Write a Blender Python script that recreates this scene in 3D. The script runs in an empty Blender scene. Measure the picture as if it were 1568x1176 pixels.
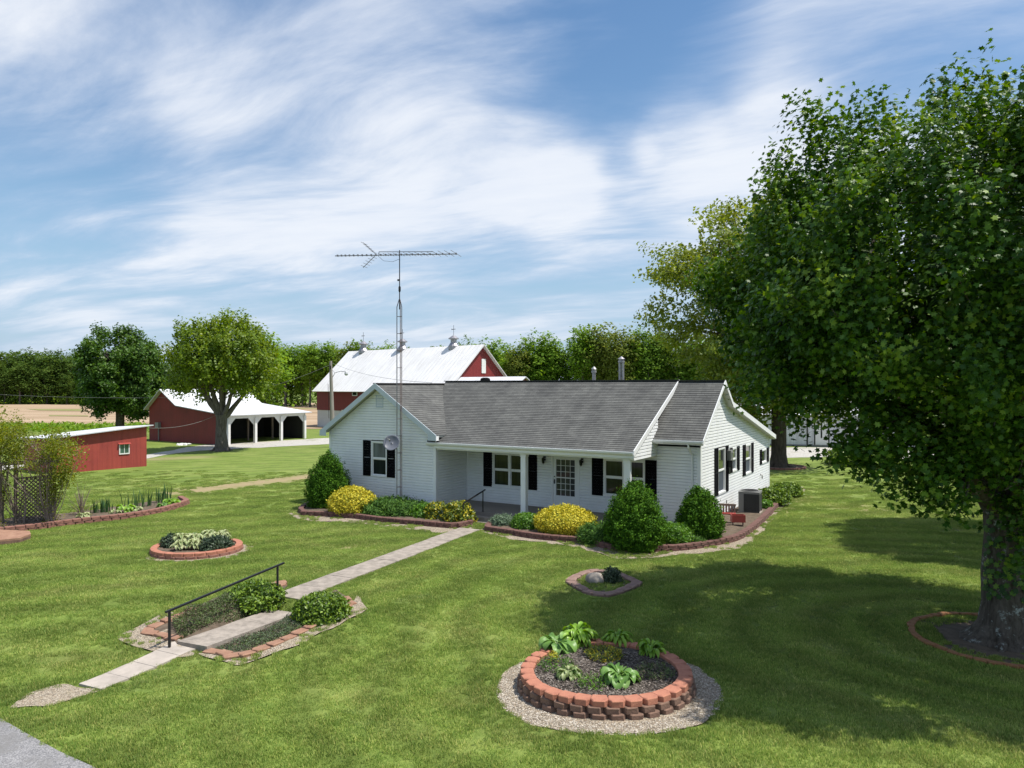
import bpy, bmesh, math, random
import numpy as np
from mathutils import Vector, Matrix
random.seed(7); RNG = np.random.default_rng(7)
S = bpy.context.scene; COL = S.collection
PI = math.pi
# ---------------- camera ----------------
H = 5.2; F = 1150.0; CX = 784.0; HY = 591.0          # camera height, focal length and horizon in pixels of the 1568 px photograph
cam_d = bpy.data.cameras.new('camera'); cam = bpy.data.objects.new('camera', cam_d); COL.objects.link(cam)
cam.location = (0, 0, H); cam.rotation_euler = (math.radians(90), 0, 0)
cam_d.sensor_width = 36; cam_d.lens = F/1568*36; cam_d.shift_y = (HY-588.0)/1568.0
cam_d.clip_start = 0.1; cam_d.clip_end = 8000
S.camera = cam
# ---------------- light ----------------
SUN_EL = 64.0; SUN_AZ = -10.0                            # azimuth of the sun measured from +X towards +Y
sun_d = bpy.data.lights.new('sun', 'SUN'); sun_d.energy = 4.4; sun_d.angle = math.radians(0.53); sun_d.color = (1.0, 0.95, 0.87)
sun = bpy.data.objects.new('sun', sun_d); COL.objects.link(sun)
_sd = Vector((math.cos(math.radians(SUN_EL))*math.cos(math.radians(SUN_AZ)), math.cos(math.radians(SUN_EL))*math.sin(math.radians(SUN_AZ)), math.sin(math.radians(SUN_EL))))
sun.rotation_euler = _sd.to_track_quat('Z', 'Y').to_euler(); sun.location = (30, 0, 60)
S.view_settings.view_transform = 'Standard'; S.view_settings.look = 'None'; S.view_settings.exposure = 0.5; S.view_settings.gamma = 1.0
S.render.engine = 'CYCLES'
# ---------------- sky ----------------
W = bpy.data.worlds.new('World'); S.world = W; W.use_nodes = True
def build_world():
    nt = W.node_tree; nt.nodes.clear(); N = nt.nodes.new; L = nt.links.new
    out = N('ShaderNodeOutputWorld'); bg = N('ShaderNodeBackground'); bg.inputs[1].default_value = 0.10
    sky = N('ShaderNodeTexSky'); sky.sky_type = 'NISHITA'; sky.sun_disc = False
    sky.sun_elevation = math.radians(SUN_EL); sky.sun_rotation = math.radians(90-SUN_AZ)
    sky.air_density = 1.25; sky.dust_density = 0.5; sky.ozone_density = 2.2; sky.altitude = 200
    tc = N('ShaderNodeTexCoord'); sep = N('ShaderNodeSeparateXYZ'); L(tc.outputs['Generated'], sep.inputs[0])
    def mth(op, a, b=None, c=None):
        n = N('ShaderNodeMath'); n.operation = op
        for i, v in enumerate((a, b, c)):
            if v is None: continue
            if isinstance(v, (int, float)): n.inputs[i].default_value = v
            else: L(v, n.inputs[i])
        return n.outputs[0]
    z = mth('MAXIMUM', sep.outputs[2], 0.0); zz = mth('ADD', z, 0.13)
    px = mth('DIVIDE', sep.outputs[0], zz); py = mth('DIVIDE', sep.outputs[1], zz)
    cmb = N('ShaderNodeCombineXYZ'); L(px, cmb.inputs[0]); L(py, cmb.inputs[1])
    def noise(scale, ang, stretch, det, rough, dist, off, warp=0.0):
        # coordinates along and across a streak direction, so that the cloud is drawn out along it
        ca, sa = math.cos(math.radians(ang)), math.sin(math.radians(ang)); P = cmb.outputs[0]
        if warp:
            w = N('ShaderNodeTexNoise'); w.inputs['Scale'].default_value = 0.45; w.inputs['Detail'].default_value = 2; L(P, w.inputs['Vector'])
            sb_ = N('ShaderNodeVectorMath'); sb_.operation = 'SUBTRACT'; L(w.outputs['Color'], sb_.inputs[0]); sb_.inputs[1].default_value = (.5, .5, .5)
            sc_ = N('ShaderNodeVectorMath'); sc_.operation = 'SCALE'; L(sb_.outputs[0], sc_.inputs[0]); sc_.inputs[3].default_value = warp
            ad_ = N('ShaderNodeVectorMath'); ad_.operation = 'ADD'; L(P, ad_.inputs[0]); L(sc_.outputs[0], ad_.inputs[1]); P = ad_.outputs[0]
        def dot(v):
            d = N('ShaderNodeVectorMath'); d.operation = 'DOT_PRODUCT'; L(P, d.inputs[0]); d.inputs[1].default_value = v; return d.outputs['Value']
        c = N('ShaderNodeCombineXYZ'); L(mth('ADD', dot((ca/stretch, sa/stretch, 0)), off[0]), c.inputs[0]); L(mth('ADD', dot((-sa, ca, 0)), off[1]), c.inputs[1])
        n = N('ShaderNodeTexNoise'); n.inputs['Scale'].default_value = scale; n.inputs['Detail'].default_value = det
        n.inputs['Roughness'].default_value = rough; n.inputs['Distortion'].default_value = dist; L(c.outputs[0], n.inputs['Vector'])
        return n.outputs['Fac']
    n1 = noise(0.75, 150, 1.6, 4, 0.5, 0.3, (3.1, 1.7), 1.2)
    n2 = noise(1.7, 152, 3.0, 9, 0.60, 0.4, (0.4, 7.3), 1.2)
    n3 = noise(4.2, 164, 2.2, 8, 0.60, 0.3, (5.4, 2.3), 0.9)
    s = mth('ADD', mth('MULTIPLY', n1, 0.38), mth('MULTIPLY', n2, 0.42)); s = mth('ADD', s, mth('MULTIPLY', n3, 0.23))
    # clear areas and dense areas of this day's sky, as directions
    def blob(azpx, elpx, r, amt, s):
        d = Vector(((azpx-CX)/F, 1.0, (HY-elpx)/F)).normalized()
        dp = N('ShaderNodeVectorMath'); dp.operation = 'DOT_PRODUCT'; L(tc.outputs['Generated'], dp.inputs[0]); dp.inputs[1].default_value = d
        m = N('ShaderNodeMapRange'); m.interpolation_type = 'SMOOTHERSTEP'; m.inputs['From Min'].default_value = math.cos(r); m.inputs['From Max'].default_value = 1.0
        m.inputs['To Min'].default_value = 0; m.inputs['To Max'].default_value = amt; L(dp.outputs['Value'], m.inputs['Value'])
        return mth('ADD', s, m.outputs[0])
    for b in BLOBS: s = blob(*b, s)
    ramp = N('ShaderNodeMapRange'); ramp.interpolation_type = 'SMOOTHSTEP'
    ramp.inputs['From Min'].default_value = 0.385; ramp.inputs['From Max'].default_value = 0.66; ramp.inputs['To Max'].default_value = 0.92
    L(s, ramp.inputs['Value'])
    hz = N('ShaderNodeMapRange'); hz.inputs['From Min'].default_value = 0.0; hz.inputs['From Max'].default_value = 0.12
    hz.inputs['To Min'].default_value = 0.7; hz.inputs['To Max'].default_value = 1.0; L(z, hz.inputs['Value'])
    fac = mth('MULTIPLY', ramp.outputs[0], hz.outputs[0])
    # thin cloud is a bluish veil, thick cloud near white
    cr = N('ShaderNodeMix'); cr.data_type = 'RGBA'; cr.inputs[6].default_value = (3.9, 4.7, 6.2, 1); cr.inputs[7].default_value = (6.5, 6.75, 7.2, 1); L(mth('MULTIPLY', mth('ADD', fac, -0.15), mth('ADD', n3, 0.62)), cr.inputs[0])
    hs = N('ShaderNodeHueSaturation'); hs.inputs['Saturation'].default_value = 1.16; hs.inputs['Value'].default_value = 0.92; L(sky.outputs[0], hs.inputs['Color'])
    hb = N('ShaderNodeMapRange'); hb.inputs['From Min'].default_value = 0.0; hb.inputs['From Max'].default_value = 0.30; hb.inputs['To Min'].default_value = 0.85; hb.inputs['To Max'].default_value = 0.0; L(z, hb.inputs['Value'])
    hm = N('ShaderNodeMix'); hm.data_type = 'RGBA'; hm.inputs[7].default_value = (2.5, 3.9, 5.7, 1); L(hb.outputs[0], hm.inputs[0]); L(hs.outputs[0], hm.inputs[6])
    mix = N('ShaderNodeMix'); mix.data_type = 'RGBA'; L(fac, mix.inputs[0]); L(hm.outputs[2], mix.inputs[6]); L(cr.outputs[2], mix.inputs[7])
    L(mix.outputs[2], bg.inputs[0]); L(bg.outputs[0], out.inputs[0])
BLOBS = [(100, 255, 0.16, -0.10), (940, 90, 0.20, -0.08), (1000, 255, 0.10, -0.05), (110, 90, 0.25, 0.06), (480, 225, 0.24, 0.05),
         (1110, 205, 0.16, 0.08), (1400, 20, 0.3, 0.05), (840, 278, 0.10, 0.07), (700, 360, 0.25, 0.04), (200, 420, 0.2, 0.02), (660, 60, 0.2, 0.03), (760, 305, .06, .05), (860, 278, .06, .06), (950, 245, .06, .07), (1040, 215, .07, .07), (900, 170, .10, -.03), (1060, 60, .12, -.04)]
build_world()

# ---------------- helpers ----------------
def vnoise(p, seed=0):
    p = np.asarray(p, float); i = np.floor(p).astype(np.int64); f = p-i; f = f*f*(3-2*f)
    def h(a, b, c):
        n = (a*73856093) ^ (b*19349663) ^ (c*83492791) ^ (seed*2654435761 % 2147483647)
        n = (n ^ (n >> 13))*1274126177 & 0x7fffffff
        n = (n ^ (n >> 15)) & 0xffff
        return n/65535.0
    r = 0
    for dx in (0, 1):
        for dy in (0, 1):
            for dz in (0, 1):
                w = (f[..., 0] if dx else 1-f[..., 0])*(f[..., 1] if dy else 1-f[..., 1])*(f[..., 2] if dz else 1-f[..., 2])
                r = r+w*h(i[..., 0]+dx, i[..., 1]+dy, i[..., 2]+dz)
    return r*2-1
def n3(x, y, z, seed=0): return float(vnoise(np.array([[x, y, z]]), seed)[0])

class Geo:
    def __init__(s): s.V = []; s.Fa = []; s.R = []; s.n = 0; s.UV = []
    def add(s, verts, faces, rnd=None, uv=None):
        verts = np.asarray(verts, float).reshape(-1, 3)
        if isinstance(faces, np.ndarray): fl = faces+s.n; s.Fa.append(fl)
        else:
            by = {}
            for f in faces: by.setdefault(len(f), []).append(f)
            for k, v in by.items(): s.Fa.append(np.array(v, int)+s.n)
        s.V.append(verts)
        s.R.append(np.full(len(verts), 0.5) if rnd is None else np.broadcast_to(np.asarray(rnd, float), (len(verts),)))
        s.UV.append(np.zeros((len(verts), 2)) if uv is None else np.asarray(uv, float))
        s.n += len(verts); return s
    def box(s, x0, x1, y0, y1, z0, z1, rnd=None):
        v = [(x, y, z) for z in (z0, z1) for y in (y0, y1) for x in (x0, x1)]
        return s.add(v, [(0, 2, 3, 1), (4, 5, 7, 6), (0, 1, 5, 4), (2, 6, 7, 3), (0, 4, 6, 2), (1, 3, 7, 5)], rnd)
    def obox(s, o, a, b, c, rnd=None):   # oriented box: corner o and three edge vectors (right-handed)
        o, a, b, c = [np.array(q, float) for q in (o, a, b, c)]
        v = [o+i*a+j*b+k*c for k in (0, 1) for j in (0, 1) for i in (0, 1)]
        return s.add(v, [(0, 2, 3, 1), (4, 5, 7, 6), (0, 1, 5, 4), (2, 6, 7, 3), (0, 4, 6, 2), (1, 3, 7, 5)], rnd)
    def bar(s, p, q, w, d=None, up=(0, 0, 1)):
        p = Vector(p); q = Vector(q); d = d or w; ax = (q-p); t = ax.normalized(); u = Vector(up)
        if abs(t.dot(u)) > 0.97: u = Vector((1, 0, 0))
        a = t.cross(u).normalized(); b = a.cross(t).normalized()
        o = p-a*w/2-b*d/2
        return s.obox(o, a*w, b*d, ax) if a.cross(b).dot(ax) > 0 else s.obox(o, b*d, a*w, ax)
    def tube(s, pts, rad, seg=8, cap=True, rough=0.0, seed=0, rnd=None):
        P = [Vector(p) for p in pts]; n = len(P); rad = list(rad) if hasattr(rad, '__len__') else [rad]*n
        V = []; prev = None
        for i in range(n):
            t = (P[min(i+1, n-1)]-P[max(i-1, 0)]).normalized()
            if prev is None:
                a = t.orthogonal().normalized()
            else: a = (prev-t*prev.dot(t)).normalized()
            prev = a; b = t.cross(a)
            for k in range(seg):
                an = 2*PI*k/seg; r = rad[i]
                if rough: r *= 1+rough*n3(P[i].x*2+math.cos(an)*1.3, P[i].y*2+math.sin(an)*1.3, P[i].z*1.5, seed)
                V.append(P[i]+(a*math.cos(an)+b*math.sin(an))*r)
        Fc = []
        for i in range(n-1):
            for k in range(seg):
                k2 = (k+1) % seg; Fc.append((i*seg+k, i*seg+k2, (i+1)*seg+k2, (i+1)*seg+k))
        s.add(V, Fc, rnd)
        if cap: s.add([V[k] for k in range(seg)], [tuple(reversed(range(seg)))], rnd); s.add([V[(n-1)*seg+k] for k in range(seg)], [tuple(range(seg))], rnd)
        return s
    def lathe(s, c, prof, seg=16, rnd=None):
        V = [(c[0]+r*math.cos(2*PI*k/seg), c[1]+r*math.sin(2*PI*k/seg), c[2]+z) for r, z in prof for k in range(seg)]
        Fc = [(i*seg+k, i*seg+(k+1) % seg, (i+1)*seg+(k+1) % seg, (i+1)*seg+k) for i in range(len(prof)-1) for k in range(seg)]
        return s.add(V, Fc, rnd)
    def poly(s, pts, z=None, rnd=None):
        return s.add(pts if z is None else [(p[0], p[1], z) for p in pts], [tuple(range(len(pts)))], rnd)
    def mesh(s, name, smooth=False):
        me = bpy.data.meshes.new(name)
        V = np.concatenate(s.V); me.vertices.add(len(V)); me.vertices.foreach_set('co', V.astype(np.float32).ravel())
        tot = sum(f.shape[0] for f in s.Fa); loops = np.concatenate([f.ravel() for f in s.Fa])
        me.loops.add(len(loops)); me.loops.foreach_set('vertex_index', loops.astype(np.int32))
        ls = []; o = 0
        for f in s.Fa: ls.append(o+np.arange(f.shape[0])*f.shape[1]); o += f.size
        me.polygons.add(tot); me.polygons.foreach_set('loop_start', np.concatenate(ls).astype(np.int32))
        me.polygons.foreach_set('use_smooth', np.full(tot, smooth, bool))
        uv = me.uv_layers.new(name='UVMap'); U = np.concatenate(s.UV)[loops]; uv.data.foreach_set('uv', U.astype(np.float32).ravel())
        at = me.attributes.new('rnd', 'FLOAT', 'POINT'); at.data.foreach_set('value', np.concatenate(s.R).astype(np.float32))
        me.update(calc_edges=True); me.validate(); return me
def meta(o, label=None, cat=None, group=None, kind=None):
    if label: o['label'] = label
    if cat: o['category'] = cat
    if group: o['group'] = group
    if kind: o['kind'] = kind
    return o
def obj(name, g, mat, parent=None, label=None, cat=None, group=None, kind=None, smooth=False, loc=None, rz=0):
    me = g.mesh(name, smooth) if isinstance(g, Geo) else g
    if mat and not me.materials: me.materials.append(mat)
    o = bpy.data.objects.new(name, me); COL.objects.link(o)
    if parent: o.parent = parent
    if loc is not None: o.location = loc
    if rz: o.rotation_euler = (0, 0, rz)
    return meta(o, label, cat, group, kind)
def thing(name, loc, rz=0, label=None, cat=None, group=None):
    o = bpy.data.objects.new(name, None); COL.objects.link(o); o.location = loc; o.rotation_euler = (0, 0, rz); o.empty_display_size = 0.3
    return meta(o, label, cat, group)
def copy_tree(o, parent=None):
    c = o.copy(); COL.objects.link(c); c.parent = parent
    for ch in list(o.children): copy_tree(ch, c)
    return c
def sstep(a, b, x): t = np.clip((x-a)/(b-a), 0, 1); return t*t*(3-2*t)
# ---------------- terrain ----------------
def T(x, y):
    x = np.asarray(x, float); y = np.asarray(y, float)
    t = y+0.15*(x+6)
    z = -0.33*(1-sstep(13.6, 18.4, t))*(1-sstep(-3.0, 1.5, x))
    ca, cb = np.array([-6.42, 14.35]), np.array([-5.55, 18.05]); cd = cb-ca; cl = np.hypot(*cd); cd = cd/cl
    al = (x-ca[0])*cd[0]+(y-ca[1])*cd[1]; la = np.abs((x-ca[0])*cd[1]-(y-ca[1])*cd[0])
    m = sstep(-.3, .1, al)*(1-sstep(cl-.05, cl+.12, al))*(1-sstep(.50, .72, la)); z = np.minimum(z, z*(1-m)-0.25*m)
    z = z+0.05*np.sin(x*0.21+1.0)*np.sin(y*0.17)*(1-sstep(10, 13, y)*(1-sstep(34, 44, y)))
    return z
def gp(px, py):
    z = 0.0
    for _ in range(8):
        Y = (H-z)*F/(py-HY); X = (px-CX)/F*Y; z = float(T(X, Y))
    return (X, Y, z)
def at(px, py, Y): return ((px-CX)/F*Y, Y, H-(py-HY)/F*Y)
def inpoly(P, poly):
    P = np.asarray(P); x = P[:, 0]; y = P[:, 1]; ins = np.zeros(len(P), bool); n = len(poly); j = n-1
    for i in range(n):
        xi, yi = poly[i][:2]; xj, yj = poly[j][:2]
        c = ((yi > y) != (yj > y)) & (x < (xj-xi)*(y-yi)/((yj-yi) if abs(yj-yi) > 1e-9 else 1e-9)+xi); ins ^= c; j = i
    return ins
# ---------------- materials ----------------
def M(name):
    m = bpy.data.materials.new(name); m.use_nodes = True; nt = m.node_tree; b = nt.nodes['Principled BSDF']
    return m, nt, b
def nd(nt, t, **kw):
    n = nt.nodes.new(t)
    for k, v in kw.items():
        if k in n.inputs: n.inputs[k].default_value = v
        else: setattr(n, k, v)
    return n
def ramp(nt, src, stops):
    r = nt.nodes.new('ShaderNodeValToRGB'); e = r.color_ramp.elements
    while len(e) < len(stops): e.new(0.5)
    for i, (p, c) in enumerate(stops): e[i].position = p; e[i].color = (*c, 1) if len(c) == 3 else c
    nt.links.new(src, r.inputs[0]); return r.outputs[0]
def coords(nt, kind='Object', scale=(1, 1, 1), rot=(0, 0, 0)):
    tc = nt.nodes.new('ShaderNodeTexCoord'); mp = nt.nodes.new('ShaderNodeMapping'); mp.inputs['Scale'].default_value = scale; mp.inputs['Rotation'].default_value = rot
    nt.links.new(tc.outputs[kind], mp.inputs[0]); return mp.outputs[0]
def mixc(nt, a, b, f, mode='MIX'):
    m = nt.nodes.new('ShaderNodeMix'); m.data_type = 'RGBA'; m.blend_type = mode
    for i, v in ((0, f), (6, a), (7, b)):
        if hasattr(v, 'is_linked') or hasattr(v, 'links'): nt.links.new(v, m.inputs[i])
        else: m.inputs[i].default_value = v if i == 0 else ((*v, 1) if len(v) == 3 else v)
    return m.outputs[2]
def simple(name, col, rough=0.6, var=0.12, scale=3.0, metal=0.0, bump=0.0, bscale=40, spec=0.5, stretch=(1, 1, 1), col2=None):
    m, nt, b = M(name); L = nt.links.new
    v = coords(nt, 'Object', stretch); n = nd(nt, 'ShaderNodeTexNoise', Scale=scale, Detail=6.0, Roughness=0.65); L(v, n.inputs['Vector'])
    c2 = col2 or tuple(c*(1-2.2*var) for c in col)
    L(ramp(nt, n.outputs['Fac'], [(0.3, c2), (0.62, col)]), b.inputs['Base Color'])
    b.inputs['Roughness'].default_value = rough; b.inputs['Metallic'].default_value = metal; b.inputs['Specular IOR Level'].default_value = spec
    if bump:
        n2 = nd(nt, 'ShaderNodeTexNoise', Scale=bscale, Detail=4.0); L(v, n2.inputs['Vector'])
        bp = nd(nt, 'ShaderNodeBump', Strength=bump, Distance=0.01); L(n2.outputs['Fac'], bp.inputs['Height']); L(bp.outputs[0], b.inputs['Normal'])
    return m
def foliage(name, cols, trans=0.3, rough=0.45, spec=0.35, tcol=None, clump=0.6):
    m, nt, b = M(name); L = nt.links.new
    a = nd(nt, 'ShaderNodeAttribute', attribute_name='rnd')
    v = coords(nt, 'Object'); n = nd(nt, 'ShaderNodeTexNoise', Scale=clump, Detail=2.0); L(v, n.inputs['Vector'])
    ad = nd(nt, 'ShaderNodeMath', operation='MULTIPLY_ADD'); L(n.outputs['Fac'], ad.inputs[0]); ad.inputs[1].default_value = 0.5; L(a.outputs['Fac'], ad.inputs[2])
    sb = nd(nt, 'ShaderNodeMath', operation='SUBTRACT'); L(ad.outputs[0], sb.inputs[0]); sb.inputs[1].default_value = 0.25
    k = len(cols); c = ramp(nt, sb.outputs[0], [(i/(k-1), cc) for i, cc in enumerate(cols)])
    L(c, b.inputs['Base Color']); b.inputs['Roughness'].default_value = rough; b.inputs['Specular IOR Level'].default_value = spec
    if trans:
        tr = nd(nt, 'ShaderNodeBsdfTranslucent'); hs = nd(nt, 'ShaderNodeHueSaturation', Saturation=1.1, Value=1.5, Hue=0.485); L(c, hs.inputs['Color']); L(hs.outputs[0], tr.inputs[0])
        mx = nd(nt, 'ShaderNodeMixShader'); mx.inputs[0].default_value = trans; L(b.outputs[0], mx.inputs[1]); L(tr.outputs[0], mx.inputs[2])
        L(mx.outputs[0], nt.nodes['Material Output'].inputs[0])
    return m
# --- lawn colour: shared by the soil sheet and the blades ---
def lawn_color(nt, wet=1.0):
    L = nt.links.new; g = nd(nt, 'ShaderNodeNewGeometry'); pos = g.outputs['Position']
    def noise(sc, det=3.0, rough=0.55, scale=(1, 1, 1), rot=0, off=(0, 0, 0), dist=0.0):
        mp = nd(nt, 'ShaderNodeMapping'); mp.inputs['Scale'].default_value = scale; mp.inputs['Rotation'].default_value = (0, 0, rot); mp.inputs['Location'].default_value = off
        L(pos, mp.inputs[0]); n = nd(nt, 'ShaderNodeTexNoise', Scale=sc, Detail=det, Roughness=rough, Distortion=dist); L(mp.outputs[0], n.inputs['Vector']); return n.outputs['Fac']
    base = ramp(nt, noise(0.42, 5.0, 0.62, (1, 1, 0)), [(0.30, (0.142, 0.202, 0.042)), (0.50, (0.178, 0.240, 0.054)), (0.70, (0.232, 0.278, 0.080))])
    # mowing tracks: rings round the big tree and long passes elsewhere
    sub = nd(nt, 'ShaderNodeVectorMath', operation='SUBTRACT'); L(pos, sub.inputs[0]); sub.inputs[1].default_value = (10.1, 15.6, 0)
    wob = noise(0.25, 2.0, 0.5, (1, 1, 0)); sc = nd(nt, 'ShaderNodeVectorMath', operation='MULTIPLY'); L(sub.outputs[0], sc.inputs[0]); sc.inputs[1].default_value = (0.80, 1.0, 0)
    ln = nd(nt, 'ShaderNodeVectorMath', operation='LENGTH'); L(sc.outputs[0], ln.inputs[0])
    a = nd(nt, 'ShaderNodeMath', operation='MULTIPLY_ADD'); L(wob, a.inputs[0]); a.inputs[1].default_value = 2.6; L(ln.outputs['Value'], a.inputs[2])
    m1 = nd(nt, 'ShaderNodeMath', operation='MULTIPLY'); L(a.outputs[0], m1.inputs[0]); m1.inputs[1].default_value = 5.4
    s1 = nd(nt, 'ShaderNodeMath', operation='SINE'); L(m1.outputs[0], s1.inputs[0])
    mp = nd(nt, 'ShaderNodeMapping'); mp.inputs['Rotation'].default_value = (0, 0, math.radians(-22)); L(pos, mp.inputs[0])
    sp = nd(nt, 'ShaderNodeSeparateXYZ'); L(mp.outputs[0], sp.inputs[0])
    b2 = nd(nt, 'ShaderNodeMath', operation='MULTIPLY_ADD'); L(wob, b2.inputs[0]); b2.inputs[1].default_value = 3.5; L(sp.outputs[1], b2.inputs[2])
    m2 = nd(nt, 'ShaderNodeMath', operation='MULTIPLY'); L(b2.outputs[0], m2.inputs[0]); m2.inputs[1].default_value = 4.2
    s2 = nd(nt, 'ShaderNodeMath', operation='SINE'); L(m2.outputs[0], s2.inputs[0])
    sw = nd(nt, 'ShaderNodeMapRange', **{'From Min': 11.5, 'From Max': 14.5}); L(ln.outputs['Value'], sw.inputs['Value'])
    st = nd(nt, 'ShaderNodeMix'); L(sw.outputs[0], st.inputs[0]); L(s1.outputs[0], st.inputs[2]); L(s2.outputs[0], st.inputs[3])
    br = noise(0.9, 3.0, 0.6, (1, 1, 0), 0, (9, 4, 0))
    stm = nd(nt, 'ShaderNodeMath', operation='MULTIPLY'); L(st.outputs[0], stm.inputs[0]); L(br, stm.inputs[1])
    mr = nd(nt, 'ShaderNodeMapRange', **{'From Min': -0.6, 'From Max': 0.6, 'To Min': 0.84, 'To Max': 1.15}); L(stm.outputs[0], mr.inputs['Value'])
    hs = nd(nt, 'ShaderNodeHueSaturation'); L(base, hs.inputs['Color']); L(mr.outputs[0], hs.inputs['Value'])
    # medium mottling, yellow clippings
    med = ramp(nt, noise(2.6, 6.0, 0.72, (1, 1, 0), 0, (3, 3, 0), 0.4), [(0.28, (0.82, 0.88, 0.80)), (0.5, (1, 1, 1)), (0.74, (1.16, 1.08, 1.12))])
    c = mixc(nt, hs.outputs[0], med, 1.0, 'MULTIPLY')
    dryf = noise(0.33, 6.0, 0.68, (1, 1.6, 0), math.radians(20), (17, 5, 0), 0.7)
    dm = nd(nt, 'ShaderNodeMapRange', **{'From Min': 0.57, 'From Max': 0.76, 'To Max': 0.45}); L(dryf, dm.inputs['Value'])
    c = mixc(nt, c, (0.285, 0.270, 0.105), dm.outputs[0])
    pale = noise(0.55, 5.0, 0.7, (1, 1, 0), 0, (41, 25, 0), 0.6)
    pm = nd(nt, 'ShaderNodeMapRange', **{'From Min': 0.6, 'From Max': 0.78, 'To Max': 0.5}); L(pale, pm.inputs['Value'])
    c = mixc(nt, c, (0.185, 0.235, 0.105), pm.outputs[0])
    return c, pos
def lawn_mat():
    m, nt, b = M('lawn'); L = nt.links.new; c, pos = lawn_color(nt)
    mp = nd(nt, 'ShaderNodeMapping'); mp.inputs['Scale'].default_value = (1, 0.45, 1); L(pos, mp.inputs[0])
    n = nd(nt, 'ShaderNodeTexNoise', Scale=26.0, Detail=5.0, Roughness=0.7); L(mp.outputs[0], n.inputs['Vector'])
    f = ramp(nt, n.outputs['Fac'], [(0.3, (0.52, 0.58, 0.50)), (0.7, (1.12, 1.08, 1.04))]); c = mixc(nt, c, f, 1.0, 'MULTIPLY')
    a = nd(nt, 'ShaderNodeAttribute', attribute_name='rnd'); dn = nd(nt, 'ShaderNodeTexNoise', Scale=1.6, Detail=5.0, Roughness=0.7); L(pos, dn.inputs['Vector'])
    dd = nd(nt, 'ShaderNodeMath', operation='MULTIPLY'); L(a.outputs['Fac'], dd.inputs[0]); mr = nd(nt, 'ShaderNodeMapRange', **{'From Min': 0.22, 'From Max': 0.50}); L(dn.outputs['Fac'], mr.inputs['Value']); L(mr.outputs[0], dd.inputs[1])
    c = mixc(nt, c, (0.30, 0.235, 0.135), dd.outputs[0])
    L(c, b.inputs['Base Color']); b.inputs['Roughness'].default_value = 0.9; b.inputs['Specular IOR Level'].default_value = 0.15
    bp = nd(nt, 'ShaderNodeBump', Strength=0.5, Distance=0.05); L(n.outputs['Fac'], bp.inputs['Height']); L(bp.outputs[0], b.inputs['Normal'])
    return m
def blade_mat():
    m, nt, b = M('grass_blade'); L = nt.links.new; c, pos = lawn_color(nt)
    a = nd(nt, 'ShaderNodeAttribute', attribute_name='rnd'); f = ramp(nt, a.outputs['Fac'], [(0.0, (0.70, 0.90, 0.62)), (0.55, (1.35, 1.35, 1.25)), (0.90, (1.8, 1.6, 1.6)), (1.0, (3.0, 2.1, 3.2))])
    c = mixc(nt, c, f, 1.0, 'MULTIPLY'); L(c, b.inputs['Base Color']); b.inputs['Roughness'].default_value = 0.6; b.inputs['Specular IOR Level'].default_value = 0.25
    tr = nd(nt, 'ShaderNodeBsdfTranslucent'); hs = nd(nt, 'ShaderNodeHueSaturation', Value=1.35); L(c, hs.inputs['Color']); L(hs.outputs[0], tr.inputs[0])
    mx = nd(nt, 'ShaderNodeMixShader'); mx.inputs[0].default_value = 0.35; L(b.outputs[0], mx.inputs[1]); L(tr.outputs[0], mx.inputs[2]); L(mx.outputs[0], nt.nodes['Material Output'].inputs[0])
    return m
def stones_mat(name, cols, scale, dark=0.35, bump=0.8, patch=None):
    m, nt, b = M(name); L = nt.links.new; v = coords(nt, 'Object')
    vo = nd(nt, 'ShaderNodeTexVoronoi', Scale=scale); L(v, vo.inputs['Vector']); sp = nd(nt, 'ShaderNodeSeparateColor'); L(vo.outputs['Color'], sp.inputs[0])
    k = len(cols); c = ramp(nt, sp.outputs[0], [(i/(k-1), cc) for i, cc in enumerate(cols)])
    d = ramp(nt, vo.outputs['Distance'], [(0.25, (1, 1, 1)), (0.75, (dark, dark, dark))]); c = mixc(nt, c, d, 1.0, 'MULTIPLY')
    if patch:
        n = nd(nt, 'ShaderNodeTexNoise', Scale=patch[1], Detail=6.0, Roughness=0.7); L(v, n.inputs['Vector']); mr = nd(nt, 'ShaderNodeMapRange', **{'From Min': patch[2], 'From Max': patch[3]}); L(n.outputs['Fac'], mr.inputs['Value'])
        c = mixc(nt, c, patch[0], mr.outputs[0])
    L(c, b.inputs['Base Color']); b.inputs['Roughness'].default_value = 0.85
    bp = nd(nt, 'ShaderNodeBump', Strength=bump, Distance=0.012, invert=True); L(vo.outputs['Distance'], bp.inputs['Height']); L(bp.outputs[0], b.inputs['Normal'])
    return m
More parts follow.
